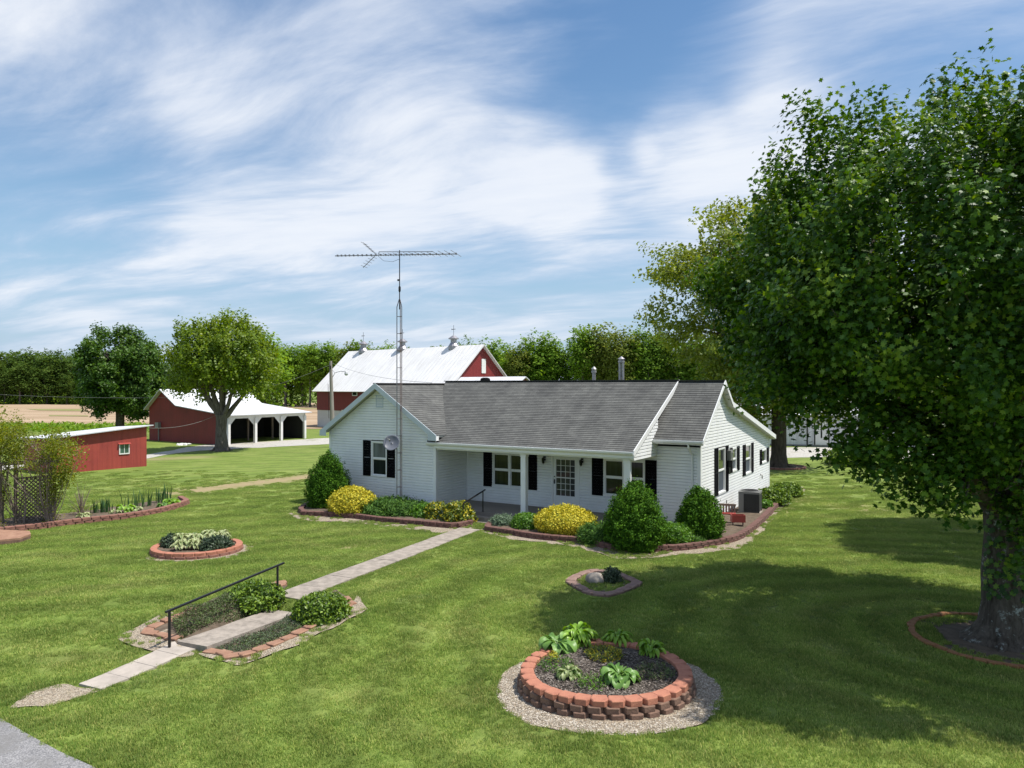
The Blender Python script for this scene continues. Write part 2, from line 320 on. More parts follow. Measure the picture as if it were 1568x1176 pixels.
def shingle_mat(name='shingle'):
    m, nt, b = M(name); L = nt.links.new; v = coords(nt, 'UV')
    br = nd(nt, 'ShaderNodeTexBrick', Scale=1.0); br.inputs['Brick Width'].default_value = 0.30; br.inputs['Row Height'].default_value = 0.14; br.inputs['Mortar Size'].default_value = 0.004
    br.inputs['Color1'].default_value = (0.112, 0.114, 0.110, 1); br.inputs['Color2'].default_value = (0.146, 0.148, 0.141, 1); br.inputs['Mortar'].default_value = (0.06, 0.058, 0.055, 1); br.inputs['Bias'].default_value = -0.1
    L(v, br.inputs['Vector'])
    n = nd(nt, 'ShaderNodeTexNoise', Scale=0.7, Detail=6.0, Roughness=0.7); L(v, n.inputs['Vector'])
    st = ramp(nt, n.outputs['Fac'], [(0.33, (0.72, 0.72, 0.73)), (0.6, (1.06, 1.06, 1.05))]); c = mixc(nt, br.outputs['Color'], st, 1.0, 'MULTIPLY')
    mp = nd(nt, 'ShaderNodeMapping'); mp.inputs['Scale'].default_value = (3.4, 0.5, 1); L(v, mp.inputs[0]); n2 = nd(nt, 'ShaderNodeTexNoise', Scale=1.0, Detail=4.0, Roughness=0.6); L(mp.outputs[0], n2.inputs['Vector'])
    st2 = ramp(nt, n2.outputs['Fac'], [(0.35, (0.88, 0.88, 0.89)), (0.6, (1.03, 1.03, 1.03))]); c = mixc(nt, c, st2, 1.0, 'MULTIPLY')
    g = nd(nt, 'ShaderNodeTexNoise', Scale=60.0, Detail=3.0, Roughness=0.8); L(v, g.inputs['Vector']); gc = ramp(nt, g.outputs['Fac'], [(0.3, (0.7, 0.7, 0.7)), (0.7, (1.3, 1.3, 1.3))]); c = mixc(nt, c, gc, 1.0, 'MULTIPLY')
    L(c, b.inputs['Base Color']); b.inputs['Roughness'].default_value = 0.92; b.inputs['Specular IOR Level'].default_value = 0.2
    bp = nd(nt, 'ShaderNodeBump', Strength=0.5, Distance=0.01); L(g.outputs['Fac'], bp.inputs['Height']); L(bp.outputs[0], b.inputs['Normal'])
    return m
def ribbed_mat(name, col, col2, pitch, rough=0.35, metal=0.0, depth=0.5, stainscale=0.5):
    m, nt, b = M(name); L = nt.links.new; v = coords(nt, 'UV'); sp = nd(nt, 'ShaderNodeSeparateXYZ'); L(v, sp.inputs[0])
    f = nd(nt, 'ShaderNodeMath', operation='MULTIPLY'); L(sp.outputs[0], f.inputs[0]); f.inputs[1].default_value = 1/pitch
    fr = nd(nt, 'ShaderNodeMath', operation='FRACT'); L(f.outputs[0], fr.inputs[0])
    rb = ramp(nt, fr.outputs[0], [(0.0, (0, 0, 0)), (0.06, (1, 1, 1)), (0.12, (0, 0, 0)), (1.0, (0, 0, 0))])
    n = nd(nt, 'ShaderNodeTexNoise', Scale=stainscale, Detail=7.0, Roughness=0.7); L(v, n.inputs['Vector']); c = ramp(nt, n.outputs['Fac'], [(0.35, col2), (0.6, col)])
    mp = nd(nt, 'ShaderNodeMapping'); mp.inputs['Scale'].default_value = (5, 0.35, 1); L(v, mp.inputs[0]); n2 = nd(nt, 'ShaderNodeTexNoise', Scale=1.0, Detail=5.0, Roughness=0.65); L(mp.outputs[0], n2.inputs['Vector'])
    c = mixc(nt, c, ramp(nt, n2.outputs['Fac'], [(0.35, (0.84, 0.83, 0.82)), (0.6, (1.03, 1.03, 1.03))]), 1.0, 'MULTIPLY')
    seam = ramp(nt, fr.outputs[0], [(0.0, (.72, .72, .72)), (0.05, (1, 1, 1)), (0.95, (1, 1, 1)), (1.0, (.72, .72, .72))]); c = mixc(nt, c, seam, 0.8, 'MULTIPLY')
    n3_ = nd(nt, 'ShaderNodeTexNoise', Scale=0.9, Detail=9.0, Roughness=0.78); L(v, n3_.inputs['Vector']); rm = nd(nt, 'ShaderNodeMapRange', **{'From Min': 0.60, 'From Max': 0.74, 'To Max': 0.35}); L(n3_.outputs['Fac'], rm.inputs['Value'])
    c = mixc(nt, c, tuple(q*w for q, w in zip(col, (.72, .60, .50))), rm.outputs[0])
    L(c, b.inputs['Base Color']); b.inputs['Roughness'].default_value = rough; b.inputs['Metallic'].default_value = metal
    bp = nd(nt, 'ShaderNodeBump', Strength=depth, Distance=0.03); L(rb, bp.inputs['Height']); L(bp.outputs[0], b.inputs['Normal'])
    return m
def bark_mat(name, c1, c2, lichen=None, sc=9):
    m, nt, b = M(name); L = nt.links.new; v = coords(nt, 'Object', (1, 1, 0.22)); n = nd(nt, 'ShaderNodeTexNoise', Scale=float(sc), Detail=8.0, Roughness=0.7, Distortion=0.6); L(v, n.inputs['Vector'])
    c = ramp(nt, n.outputs['Fac'], [(0.36, c1), (0.62, c2)])
    if lichen:
        v2 = coords(nt, 'Object'); n2 = nd(nt, 'ShaderNodeTexNoise', Scale=5.5, Detail=7.0, Roughness=0.75); L(v2, n2.inputs['Vector'])
        mr = nd(nt, 'ShaderNodeMapRange', **{'From Min': 0.56, 'From Max': 0.63}); L(n2.outputs['Fac'], mr.inputs['Value']); c = mixc(nt, c, lichen, mr.outputs[0])
    L(c, b.inputs['Base Color']); b.inputs['Roughness'].default_value = 0.95; b.inputs['Specular IOR Level'].default_value = 0.15
    bp = nd(nt, 'ShaderNodeBump', Strength=0.9, Distance=0.05); L(n.outputs['Fac'], bp.inputs['Height']); L(bp.outputs[0], b.inputs['Normal'])
    return m
def glass_mat(name, col, rough=0.03, spec=1.0, bump=0.02, coat=0.6):
    m, nt, b = M(name); L = nt.links.new; v = coords(nt, 'Object', (9, 9, 0.6)); n = nd(nt, 'ShaderNodeTexNoise', Scale=1.0, Detail=3.0); L(v, n.inputs['Vector'])
    L(ramp(nt, n.outputs['Fac'], [(0.35, tuple(c*0.5 for c in col)), (0.65, col)]), b.inputs['Base Color']); b.inputs['Roughness'].default_value = rough; b.inputs['Specular IOR Level'].default_value = spec; b.inputs['Coat Weight'].default_value = coat; b.inputs['Coat Roughness'].default_value = 0.02
    return m
MAT = dict(
    lawn=lawn_mat(), blade=blade_mat(),
    siding=simple('white_siding', (0.80, 0.815, 0.82), 0.45, 0.05, 1.3, stretch=(1, 1, .5), col2=(0.73, 0.74, 0.735)), trim=simple('white_trim', (0.78, 0.79, 0.79), 0.4, 0.03, 1.5), trim_grey=simple('pale_metal_trim', (0.52, 0.58, 0.63), 0.4, 0.04, 1.5),
    shingle=shingle_mat(), soffit=simple('soffit', (0.6, 0.61, 0.6), 0.6, 0.03), black=simple('black_shutter', (0.006, 0.006, 0.007), 0.85, 0.2, spec=0.08), iron=simple('black_iron', (0.012, 0.012, 0.013), 0.45, 0.2, 20),
    glass=glass_mat('window_glass', (0.022, 0.026, 0.026), 0.05, 0.35, coat=0.0), sideglass=glass_mat('mirror_glass', (0.03, 0.034, 0.038)), curtain=glass_mat('curtained_glass', (0.17, 0.19, 0.19), 0.08, 0.6), screen=simple('insect_screen', (0.07, 0.085, 0.11), 0.55, 0.1, 2.0), doorglass=glass_mat('door_glass', (0.075, 0.08, 0.082), 0.06, 0.35, coat=0.0),
    found=simple('foundation_block', (0.33, 0.32, 0.30), 0.9, 0.1, 4, bump=0.4), porchfloor=simple('painted_concrete', (0.23, 0.205, 0.185), 0.75, 0.08, 1.2), interior=simple('dark_interior', (0.02, 0.02, 0.02), 0.9, 0.1),
    concrete=simple('weathered_concrete', (0.34, 0.295, 0.25), 0.9, 0.21, 4.5, bump=0.5, bscale=60), concrete_new=simple('pale_concrete', (0.42, 0.37, 0.32), 0.88, 0.13, 2.6, bump=0.25, bscale=70), concrete_dark=simple('mossy_riser', (0.15, 0.14, 0.10), 0.95, 0.2, 5, bump=0.5),
    road=stones_mat('worn_asphalt', [(0.15, 0.15, 0.155), (0.25, 0.245, 0.25), (0.36, 0.35, 0.35)], 60, 0.7, 0.5, ((0.17, 0.165, 0.16), 1.3, 0.50, 0.68)),
    gravel=stones_mat('pale_gravel', [(0.24, 0.19, 0.13), (0.41, 0.34, 0.25), (0.52, 0.45, 0.35), (0.32, 0.23, 0.15)], 38, 0.35, 0.9, ((0.27, 0.23, 0.15), 1.1, 0.55, 0.72)),
    drive=stones_mat('driveway_gravel', [(0.40, 0.38, 0.34), (0.52, 0.50, 0.46), (0.46, 0.43, 0.38)], 14, 0.7, 0.4, ((0.15, 0.16, 0.06), 0.35, 0.56, 0.66)),
    pebble=simple('pebble', (0.52, 0.49, 0.44), 0.85, 0.25, 14, col2=(0.30, 0.26, 0.21)),
    terracotta=simple('terracotta_block', (0.44, 0.185, 0.115), 0.88, 0.14, 5, bump=0.7, bscale=50, col2=(0.30, 0.115, 0.075)), brownblock=simple('brown_block', (0.20, 0.12, 0.085), 0.95, 0.22, 6, bump=0.9, bscale=35, col2=(0.09, 0.055, 0.04)),
    houseblock=simple('plum_block', (0.17, 0.085, 0.068), 0.93, 0.2, 5, bump=0.8, bscale=40, col2=(0.085, 0.043, 0.038)),
    redblock=simple('faded_red_block', (0.27, 0.125, 0.09), 0.92, 0.15, 5, bump=0.7, bscale=40, col2=(0.16, 0.075, 0.06)), flatstone=simple('flat_edging_stone', (0.33, 0.19, 0.125), 0.92, 0.15, 4, bump=0.6, col2=(0.22, 0.11, 0.07)),
    treebrick=simple('orange_brick', (0.36, 0.17, 0.07), 0.92, 0.15, 4, bump=0.6, col2=(0.22, 0.10, 0.045)), purplestone=simple('plum_edging_stone', (0.27, 0.175, 0.145), 0.92, 0.15, 4, bump=0.6, col2=(0.16, 0.10, 0.08)),
    mulch=stones_mat('mulch', [(0.04, 0.030, 0.023), (0.095, 0.075, 0.058), (0.165, 0.135, 0.11)], 30, 0.3, 1.0), soil=simple('soil', (0.13, 0.095, 0.065), 0.95, 0.2, 5, bump=0.9, bscale=25, col2=(0.06, 0.045, 0.03)), chip=foliage('mulch_chip', [(0.025, 0.019, 0.015), (0.085, 0.068, 0.055), (0.27, 0.235, 0.205)], 0, 0.9),
    barnred=ribbed_mat('dark_red_siding', (0.20, 0.018, 0.018), (0.16, 0.015, 0.015), 0.25, 0.6, 0, 0.35), shedred=ribbed_mat('faded_red_siding', (0.34, 0.055, 0.04), (0.27, 0.04, 0.035), 0.3, 0.6, 0, 0.4), barnwhite=simple('whitewashed_base', (0.62, 0.63, 0.65), 0.8, 0.05, 1),
    tin=ribbed_mat('white_metal_roof', (0.80, 0.79, 0.785), (0.72, 0.71, 0.70), 0.6, 0.45, 0.0, 0.8, 0.25), tin2=ribbed_mat('pale_metal_roof', (0.74, 0.75, 0.78), (0.63, 0.64, 0.67), 0.3, 0.45, 0.0, 0.8, 0.3), whitemetal=ribbed_mat('white_metal_wall', (0.60, 0.62, 0.65), (0.54, 0.56, 0.59), 0.3, 0.5, 0.0, 0.4, 0.3),
    galv=simple('galvanised_steel', (0.42, 0.40, 0.42), 0.42, 0.15, 8, metal=0.75), alu=simple('aluminium_tube', (0.34, 0.31, 0.33), 0.4, 0.15, 8, metal=0.7), rust=simple('rusty_tube', (0.30, 0.22, 0.21), 0.6, 0.2, 6, metal=0.4), dish=simple('dish_grey', (0.13, 0.14, 0.17), 0.35, 0.1, 3),
    wood=simple('weathered_pole', (0.30, 0.27, 0.245), 0.9, 0.15, 3, stretch=(3, 3, 0.3)), oldwood=simple('old_wood', (0.27, 0.21, 0.17), 0.9, 0.2, 5, stretch=(2, 2, 0.4)), lattice=simple('brown_lattice', (0.17, 0.135, 0.10), 0.9, 0.2, 6),
    acdark=simple('ac_louvre', (0.045, 0.045, 0.045), 0.5, 0.1, 4), acgrey=simple('ac_cabinet', (0.20, 0.20, 0.195), 0.45, 0.06, 2), redpaint=simple('red_paint', (0.30, 0.045, 0.035), 0.5, 0.1, 4), brass=simple('dark_brass', (0.05, 0.04, 0.03), 0.4, 0.1, metal=0.8),
    creep=foliage('creeping_juniper', [(0.10, 0.075, 0.075), (0.075, 0.12, 0.055), (0.15, 0.21, 0.10)], 0.15, clump=3),
    rock=simple('boulder', (0.34, 0.30, 0.255), 0.9, 0.15, 3.5, bump=0.8, bscale=12, col2=(0.17, 0.155, 0.14)),
    bark=bark_mat('maple_bark', (0.055, 0.045, 0.035), (0.13, 0.11, 0.09), (0.30, 0.32, 0.29)), bark2=bark_mat('grey_bark', (0.07, 0.06, 0.05), (0.17, 0.15, 0.13)), bark3=bark_mat('oak_bark', (0.05, 0.04, 0.03), (0.115, 0.09, 0.07)),
    maple=foliage('maple_leaves', [(0.014, 0.048, 0.005), (0.030, 0.086, 0.008), (0.075, 0.165, 0.013), (0.22, 0.32, 0.035)], 0.28, 0.46, 0.3),
    maple2=foliage('dark_maple_leaves', [(0.025, 0.070, 0.008), (0.055, 0.125, 0.012), (0.11, 0.19, 0.02)], 0.28),
    maple3=foliage('spring_leaves', [(0.075, 0.14, 0.012), (0.145, 0.225, 0.018), (0.24, 0.31, 0.03)], 0.42, clump=0.35),
    oak=foliage('oak_leaves', [(0.09, 0.14, 0.015), (0.17, 0.23, 0.028), (0.31, 0.33, 0.055)], 0.4, clump=0.2),
    woods=[foliage('wood_leaves', c, 0.42, 0.7, 0.08, clump=0.12) for c in ([(0.06, 0.125, 0.018), (0.12, 0.21, 0.028), (0.19, 0.29, 0.045)], [(0.08, 0.165, 0.018), (0.16, 0.27, 0.03), (0.24, 0.36, 0.055)], [(0.075, 0.11, 0.02), (0.15, 0.19, 0.035), (0.22, 0.25, 0.06)])],
    spruce=foliage('dwarf_spruce', [(0.018, 0.060, 0.006), (0.055, 0.145, 0.010), (0.115, 0.245, 0.016)], 0.15, 0.7, 0.12, clump=3.0),
    yellow=foliage('golden_shrub', [(0.20, 0.24, 0.03), (0.54, 0.47, 0.04), (0.70, 0.62, 0.08)], 0.25, 0.6, 0.2, clump=2.5),
    juniper=foliage('juniper', [(0.025, 0.075, 0.012), (0.065, 0.150, 0.022), (0.125, 0.230, 0.035)], 0.15, 0.6, 0.2, clump=2.5), bright=foliage('bright_leaves', [(0.045, 0.13, 0.012), (0.095, 0.22, 0.018), (0.15, 0.29, 0.03)], 0.3, clump=2.5),
    bluegreen=foliage('blue_green_leaves', [(0.06, 0.10, 0.06), (0.13, 0.20, 0.12), (0.21, 0.29, 0.18)], 0.2, clump=3), darkjun=foliage('dark_juniper', [(0.018, 0.035, 0.018), (0.04, 0.068, 0.034), (0.075, 0.105, 0.055)], 0.1, clump=3), yew=foliage('yew', [(0.030, 0.07, 0.008), (0.10, 0.18, 0.015), (0.21, 0.31, 0.03)], 0.2, clump=3),
    heath=foliage('heath_cover', [(0.12, 0.085, 0.065), (0.075, 0.115, 0.035), (0.14, 0.20, 0.06)], 0.15, clump=2.2), vine=foliage('vine_leaves', [(0.07, 0.10, 0.012), (0.17, 0.21, 0.02), (0.32, 0.33, 0.04)], 0.45, clump=1.0), greenyellow=foliage('green_yellow_leaves', [(0.05, 0.10, 0.02), (0.16, 0.22, 0.03), (0.62, 0.50, 0.03)], 0.25, clump=4.0),
    hosta=foliage('hosta_leaf', [(0.10, 0.22, 0.02), (0.20, 0.36, 0.035), (0.34, 0.50, 0.08)], 0.25, 0.4, clump=1), hostablue=foliage('blue_hosta_leaf', [(0.09, 0.20, 0.04), (0.18, 0.33, 0.08), (0.30, 0.45, 0.15)], 0.25, 0.4, clump=1),
    hostavar=foliage('variegated_leaf', [(0.08, 0.15, 0.03), (0.33, 0.38, 0.17), (0.56, 0.58, 0.36)], 0.25, 0.45, clump=0.5), iris=foliage('iris_blade', [(0.03, 0.08, 0.025), (0.06, 0.13, 0.04)], 0.2), whitemat=simple('white_paint', (0.7, 0.7, 0.68), 0.6, 0.05),
    field=None)
def field_mat():
    m, nt, b = M('bare_field'); L = nt.links.new; v = coords(nt, 'Object', (1, 6, 1)); n = nd(nt, 'ShaderNodeTexNoise', Scale=0.02, Detail=8.0, Roughness=0.7); L(v, n.inputs['Vector'])
    L(ramp(nt, n.outputs['Fac'], [(0.35, (0.26, 0.185, 0.115)), (0.55, (0.37, 0.275, 0.185)), (0.7, (0.44, 0.34, 0.24))]), b.inputs['Base Color']); b.inputs['Roughness'].default_value = 0.95; b.inputs['Specular IOR Level'].default_value = 0.1
    return m
MAT['field'] = field_mat()
MAT['farwood_shaded'] = foliage('shaded_far_wood_leaves', [(0.035, 0.075, 0.014), (0.075, 0.130, 0.022), (0.125, 0.175, 0.035)], 0.35, 0.7, 0.08, clump=0.12)  # darker copy of the wood leaves, shade of the far wood put into the colour
# ---------------- ground sheet ----------------
XS = np.concatenate([[-4000, -2000, -1000, -500, -300, -200, -140, -100, -80, -60, -45], np.arange(-34, -8.6, 0.25), np.arange(-8.6, -3.6, 0.1), np.arange(-3.6, 24.01, 0.25), [26, 30, 36, 45, 60, 80, 120, 200, 400, 1000, 4000]])
YS = np.concatenate([[-3000, -600, -100, -20, 0, 4, 6], np.arange(7, 13.9, 0.25), np.arange(14, 19, 0.1), np.arange(19, 33.9, 0.25), np.arange(34, 76, 0.6), [78, 84, 92, 105, 130, 160, 220, 400, 900, 2500, 6000]])
gx, gy = np.meshgrid(XS, YS); gz = T(gx, gy); g = Geo()
V = np.stack([gx, gy, gz], -1).reshape(-1, 3); V[:, 2] += 0.018*vnoise(V*[1.1, 1.1, 0], 3)*(np.abs(V[:, 0]) < 30)*(V[:, 1] < 34)
nx = len(XS); ii, jj = np.meshgrid(np.arange(len(YS)-1), np.arange(nx-1), indexing='ij'); a = (ii*nx+jj).ravel()
dry = np.zeros(len(V))
def seg_dist(P, a, b):
    a = np.array(a[:2]); b = np.array(b[:2]); d = b-a; t = np.clip(((P[:, :2]-a)@d)/(d@d), 0, 1); return np.hypot(*(P[:, :2]-a-t[:, None]*d).T)
def dryline(pts, w, amt=1.0):
    global dry
    for p, q in zip(pts[:-1], pts[1:]):
        dry = np.maximum(dry, amt*np.clip(1.25-seg_dist(V, p, q)/w, 0, 1))
dryline([gp(285, 753), gp(360, 743), gp(480, 729)], 1.5, 1.0)
DRY = [gp(290, 750)[:2], gp(360, 740)[:2], gp(478, 726)[:2], gp(480, 732)[:2], gp(365, 747)[:2], gp(300, 755)[:2]]
dryline([gp(520, 838), gp(575, 834)], 0.4, 0.8); dryline([gp(175, 806), gp(235, 800)], 0.5, 0.5)
dryline([gp(1300, 775), gp(1330, 782)], 1.1, 0.8); dryline([gp(1400, 800), gp(1480, 812)], 0.8, 0.6)
dryline([gp(240, 703), gp(300, 700)], 1.5, 0.6); dryline([gp(1190, 790), gp(1235, 760)], 0.4, 0.6)
dryline([gp(600, 792), gp(640, 800)], 0.5, 0.3)
g.add(V, np.stack([a, a+1, a+nx+1, a+nx], -1), dry)
obj('lawn', g, MAT['lawn'], kind='structure', smooth=True)
def sheet(name, pts, mat, dz, kind='structure', parent=None, sub=0.4, **kw):
    """flat sheet following the terrain; pts is a closed outline in metres"""
    me = bpy.data.meshes.new(name); bm = bmesh.new(); vs = [bm.verts.new((p[0], p[1], 0)) for p in pts]; bm.faces.new(vs)
    bmesh.ops.triangulate(bm, faces=bm.faces[:])
    for _ in range(3):
        es = [e for e in bm.edges if e.calc_length() > sub]
        if not es or len(bm.verts) > 6000: break
        bmesh.ops.subdivide_edges(bm, edges=es, cuts=1 if _ else 2); bmesh.ops.triangulate(bm, faces=[f for f in bm.faces if len(f.verts) > 3])
    for v in bm.verts: v.co.z = float(T(v.co.x, v.co.y))+dz
    bm.normal_update()
    for f in bm.faces:
        if f.normal.z < 0: f.normal_flip()
    bm.to_mesh(me); bm.free(); me.materials.append(mat)
    at_ = me.attributes.new('rnd', 'FLOAT', 'POINT')
    o = bpy.data.objects.new(name, me); COL.objects.link(o); o.parent = parent
    return meta(o, kw.get('label'), kw.get('cat'), kw.get('group'), kind)
def smoothpoly(pts, n=6, jit=0.0, seed=1):
    P = [Vector((p[0], p[1], 0)) for p in pts]; out = []; m = len(P)
    for i in range(m):
        p0, p1, p2, p3 = P[i-1], P[i], P[(i+1) % m], P[(i+2) % m]
        for k in range(n):
            t = k/n; q = 0.5*((2*p1)+(p2-p0)*t+(2*p0-5*p1+4*p2-p3)*t*t+(3*p1-p0-3*p2+p3)*t**3)
            q += Vector((n3(q.x*2.3, q.y*2.3, 1, seed), n3(q.x*2.3, q.y*2.3, 5, seed), 0))*jit
            out.append((q.x, q.y))
    return out
EXC = []      # outlines kept free of grass blades
# field, driveway, road
fld = [gp(-500, 650), gp(60, 648), gp(120, 650), gp(225, 654), gp(480, 657), gp(560, 655), gp(700, 650), gp(720, 616.5), gp(300, 617.5), gp(-900, 618)]
sheet('field', fld, MAT['field'], 0.03, sub=25)
g = Geo()
for pp in ([(60, 629), (125, 629.5), (125, 626.6), (40, 626.4)], [(75, 637.5), (135, 638), (135, 636.4), (75, 636)], [(420, 626), (500, 627), (500, 625.6), (430, 625)]): g.poly([gp(*q)[:2]+(0.06,) for q in pp])
obj('field_margin', g, MAT['lawn'], kind='structure')
drv = [gp(600, 666), gp(504, 670.6), (gp(440, 674.5)), gp(348, 679.5), gp(300, 683), gp(250, 692), gp(200, 700), gp(120, 706), gp(40, 709), gp(-120, 712), gp(-120, 724), gp(20, 719), gp(120, 715), gp(180, 712), gp(272, 694), gp(345, 688), gp(420, 684.5), gp(504, 680), gp(600, 676)]
sheet('driveway', smoothpoly(drv, 4, 0.3), MAT['drive'], 0.012, sub=3)
drv2 = [gp(1120, 688), gp(1200, 685.5), gp(1290, 686), gp(1420, 690), gp(1650, 694), gp(1650, 706), gp(1420, 703), gp(1330, 701), gp(1290, 699), gp(1200, 701), gp(1120, 702)]
sheet('gravel_yard', smoothpoly(drv2, 4, 0.3), MAT['drive'], 0.012, sub=3)
rd = [gp(-3, 1099), gp(38, 1124), gp(90, 1151), gp(143, 1177), gp(175, 1200), gp(240, 1260)]
rd2 = [gp(p, q) for p, q in ((-3, 1099), (-60, 1070), (-160, 1040), (-300, 1010))]
rdo = rd[::-1]+rd2[1:]+[(-26, 8), (-22, 4.5), (-5.5, 4.5)]
rdo = [(x+0.02*n3(x*3, y*3, 0), y+0.02*n3(x*3, y*3, 9)) for x, y, *_ in rdo]
sheet('road', rdo, MAT['road'], 0.02, sub=0.8); EXC.append(rdo)

# ---------------- farmhouse ----------------
TH = math.radians(31.2); CU, SU = 0.8554, 0.5180
HO = (CU*(-8.24)+SU*26.7, -SU*(-8.24)+CU*26.7)
def hw(u, v, z=0.0): return (HO[0]+CU*u+SU*v, HO[1]-SU*u+CU*v, z)
def uf(px, v):
    r = (px-CX)/F; v = v+26.7; return (r*CU*v-SU*v)/(CU+SU*r)+8.24
def vf(px, u):
    r = (px-CX)/F; u = u-8.24; return (CU*u+r*SU*u)/(r*CU-SU)-26.7
def zf(py, u, v): return H-(py-HY)/F*hw(u, v)[1]
def sid(g, o, d, n, z0, z1, span, holes=(), p=0.112):
    """lap siding: o origin, d along, n outward (2-D); span(z) -> (a, b); holes (a, b, z0, z1)"""
    k = 0; z = z0
    while z < z1-1e-4:
        zb = min(z+p, z1); (a0, b0), (a1, b1) = span(z), span(zb); zc = (z+zb)/2
        segs = [(a0, b0, a1, b1)]
        for ha, hb, h0, h1 in holes:
            if h0 < zc < h1:
                ns = []
                for s0, e0, s1, e1 in segs:
                    if hb <= s0 or ha >= e0: ns.append((s0, e0, s1, e1)); continue
                    if ha > s0: ns.append((s0, ha, s1, ha))
                    if hb < e0: ns.append((hb, e0, hb, e1))
                segs = ns
        for s0, e0, s1, e1 in segs:
            if e0-s0 < 1e-3 and e1-s1 < 1e-3: continue
            P = lambda a, off, zz: (o[0]+d[0]*a+n[0]*off, o[1]+d[1]*a+n[1]*off, zz)
            zm = z+(zb-z)*.70; f_ = .70; sm, em = s0+(s1-s0)*f_, e0+(e1-e0)*f_
            V = [P(s0, .031, z), P(e0, .031, z), P(em, .026, zm), P(sm, .026, zm), P(s0, -.012, z), P(e0, -.012, z), P(e1, -.012, zb), P(s1, -.012, zb)]
            cr = d[0]*n[1]-d[1]*n[0]
            Fq = [(0, 1, 2, 3), (4, 5, 1, 0), (3, 2, 6, 7)] if cr < 0 else [(3, 2, 1, 0), (0, 1, 5, 4), (7, 6, 2, 3)]
            g.add(V, Fq)
        z = zb
def shingles(g, A, B, C, D, pitch=0.14, th=0.014):
    """A-B eave, D-C ridge"""
    A, B, C, D = [Vector(q) for q in (A, B, C, D)]; L = ((D-A).length+(C-B).length)/2; n = max(1, round(L/pitch)); nrm = (B-A).cross(D-A).normalized()
    for k in range(n):
        t0, t1 = k/n, (k+1)/n; a = A.lerp(D, t0); b = B.lerp(C, t0); c = B.lerp(C, t1); d = A.lerp(D, t1); up = nrm*th; e = nrm*0.001
        W_ = (b-a).length; u0 = (a-A).dot((B-A).normalized())
        V = [a+up, b+up, c+e, d+e, a, b]; vv = k*pitch
        g.add(V, [(0, 1, 2, 3), (4, 5, 1, 0)], uv=[(u0, vv), (u0+W_, vv), (u0+W_, vv+pitch), (u0, vv+pitch), (u0, vv), (u0+W_, vv)])
def slab(g, A, B, C, D, t=0.10, drop=0.004):
    A, B, C, D = [Vector(q) for q in (A, B, C, D)]; n = (B-A).cross(D-A).normalized(); d0 = -n*drop; d1 = -n*t
    g.add([A+d0, B+d0, C+d0, D+d0, A+d1, B+d1, C+d1, D+d1], [(0, 1, 2, 3), (7, 6, 5, 4), (0, 4, 5, 1), (1, 5, 6, 2), (2, 6, 7, 3), (3, 7, 4, 0)])
def gable_span(c, half, ez, sl, edge=0.0):
    def f(z):
        h = half if z <= ez else max(0.0, half-(z-ez)/sl); return (c-h, c+h)
    return f
house = thing('farmhouse', (HO[0], HO[1], 0), -TH, 'long white sided farmhouse with grey shingle roof, black shutters and front porch', 'house')
def part(name, g, mat, parent=None, **k): return obj(name, g, MAT[mat] if isinstance(mat, str) else mat, parent or house, **k)
WU0, WU1, WC = -16.08, -10.22, -13.15; WV = -2.2; WRZ = 5.30; WSL = 0.656; FZ = 0.20
RU = -1.6; MR = (2.4, 5.42); PE = (-2.35, 2.93); RE = (-0.45, 3.25)
KN = (3.5, 4.55); BE = (11.3, 2.80); BW = 11.0
# --- windows on a wall: o, d, n as for sid ---
def P3(o, d, n, a, off, z): return (o[0]+d[0]*a+n[0]*off, o[1]+d[1]*a+n[1]*off, z)
def wbox(g, o, d, n, a0, a1, f0, f1, z0, z1):
    q = [P3(o, d, n, a, f, z) for z in (z0, z1) for f in (f0, f1) for a in (a0, a1)]
    cr = d[0]*n[1]-d[1]*n[0]; Fq = [(0, 2, 3, 1), (4, 5, 7, 6), (0, 1, 5, 4), (2, 6, 7, 3), (0, 4, 6, 2), (1, 3, 7, 5)]
    g.add(q, Fq if cr > 0 else [tuple(reversed(f)) for f in Fq])
def window(o, d, n, a0, a1, z0, z1, panes=1, upper='glass', lower='glass', single=False, lab=None):
    g = Geo(); t = 0.06; wbox(g, o, d, n, a0, a0+t, -.05, .035, z0, z1); wbox(g, o, d, n, a1-t, a1, -.05, .035, z0, z1)
    wbox(g, o, d, n, a0+t, a1-t, -.05, .034, z1-t, z1); wbox(g, o, d, n, a0-.01, a1+.01, -.05, .055, z0-.03, z0+.045)
    zm = (z0+z1)/2; W_ = (a1-a0)/panes; P = []
    for i in range(panes):
        b0 = a0+i*W_+(t if i == 0 else .045); b1 = a0+(i+1)*W_-(t if i == panes-1 else .045)
        if i: wbox(g, o, d, n, a0+i*W_-.045, a0+i*W_+.045, -.05, .030, z0+.045, z1-t)
        if not single: wbox(g, o, d, n, b0, b1, -.045, .015, zm-.022, zm+.022)
        for (y0, y1, dep) in (((z0+.045, z1-t, -.012),) if single else ((z0+.045, zm-.022, -.022), (zm+.022, z1-t, -.004))):
            s = .032; wbox(g, o, d, n, b0, b0+s, dep-.02, dep+.012, y0, y1); wbox(g, o, d, n, b1-s, b1, dep-.02, dep+.012, y0, y1); wbox(g, o, d, n, b0+s, b1-s, dep-.02, dep+.0115, y1-s, y1); wbox(g, o, d, n, b0+s, b1-s, dep-.02, dep+.0115, y0, y0+s)
            P.append((b0+s, b1-s, dep, y0+s, y1-s, upper if (y0 > zm or single) else lower))
    w = part('window', g, 'trim', label=lab)
    for b0, b1, dep, y0, y1, mt in P:
        q = Geo(); wbox(q, o, d, n, b0, b1, dep-.012, dep-.004, y0, y1); obj('pane', q, MAT[mt], w)
    return w
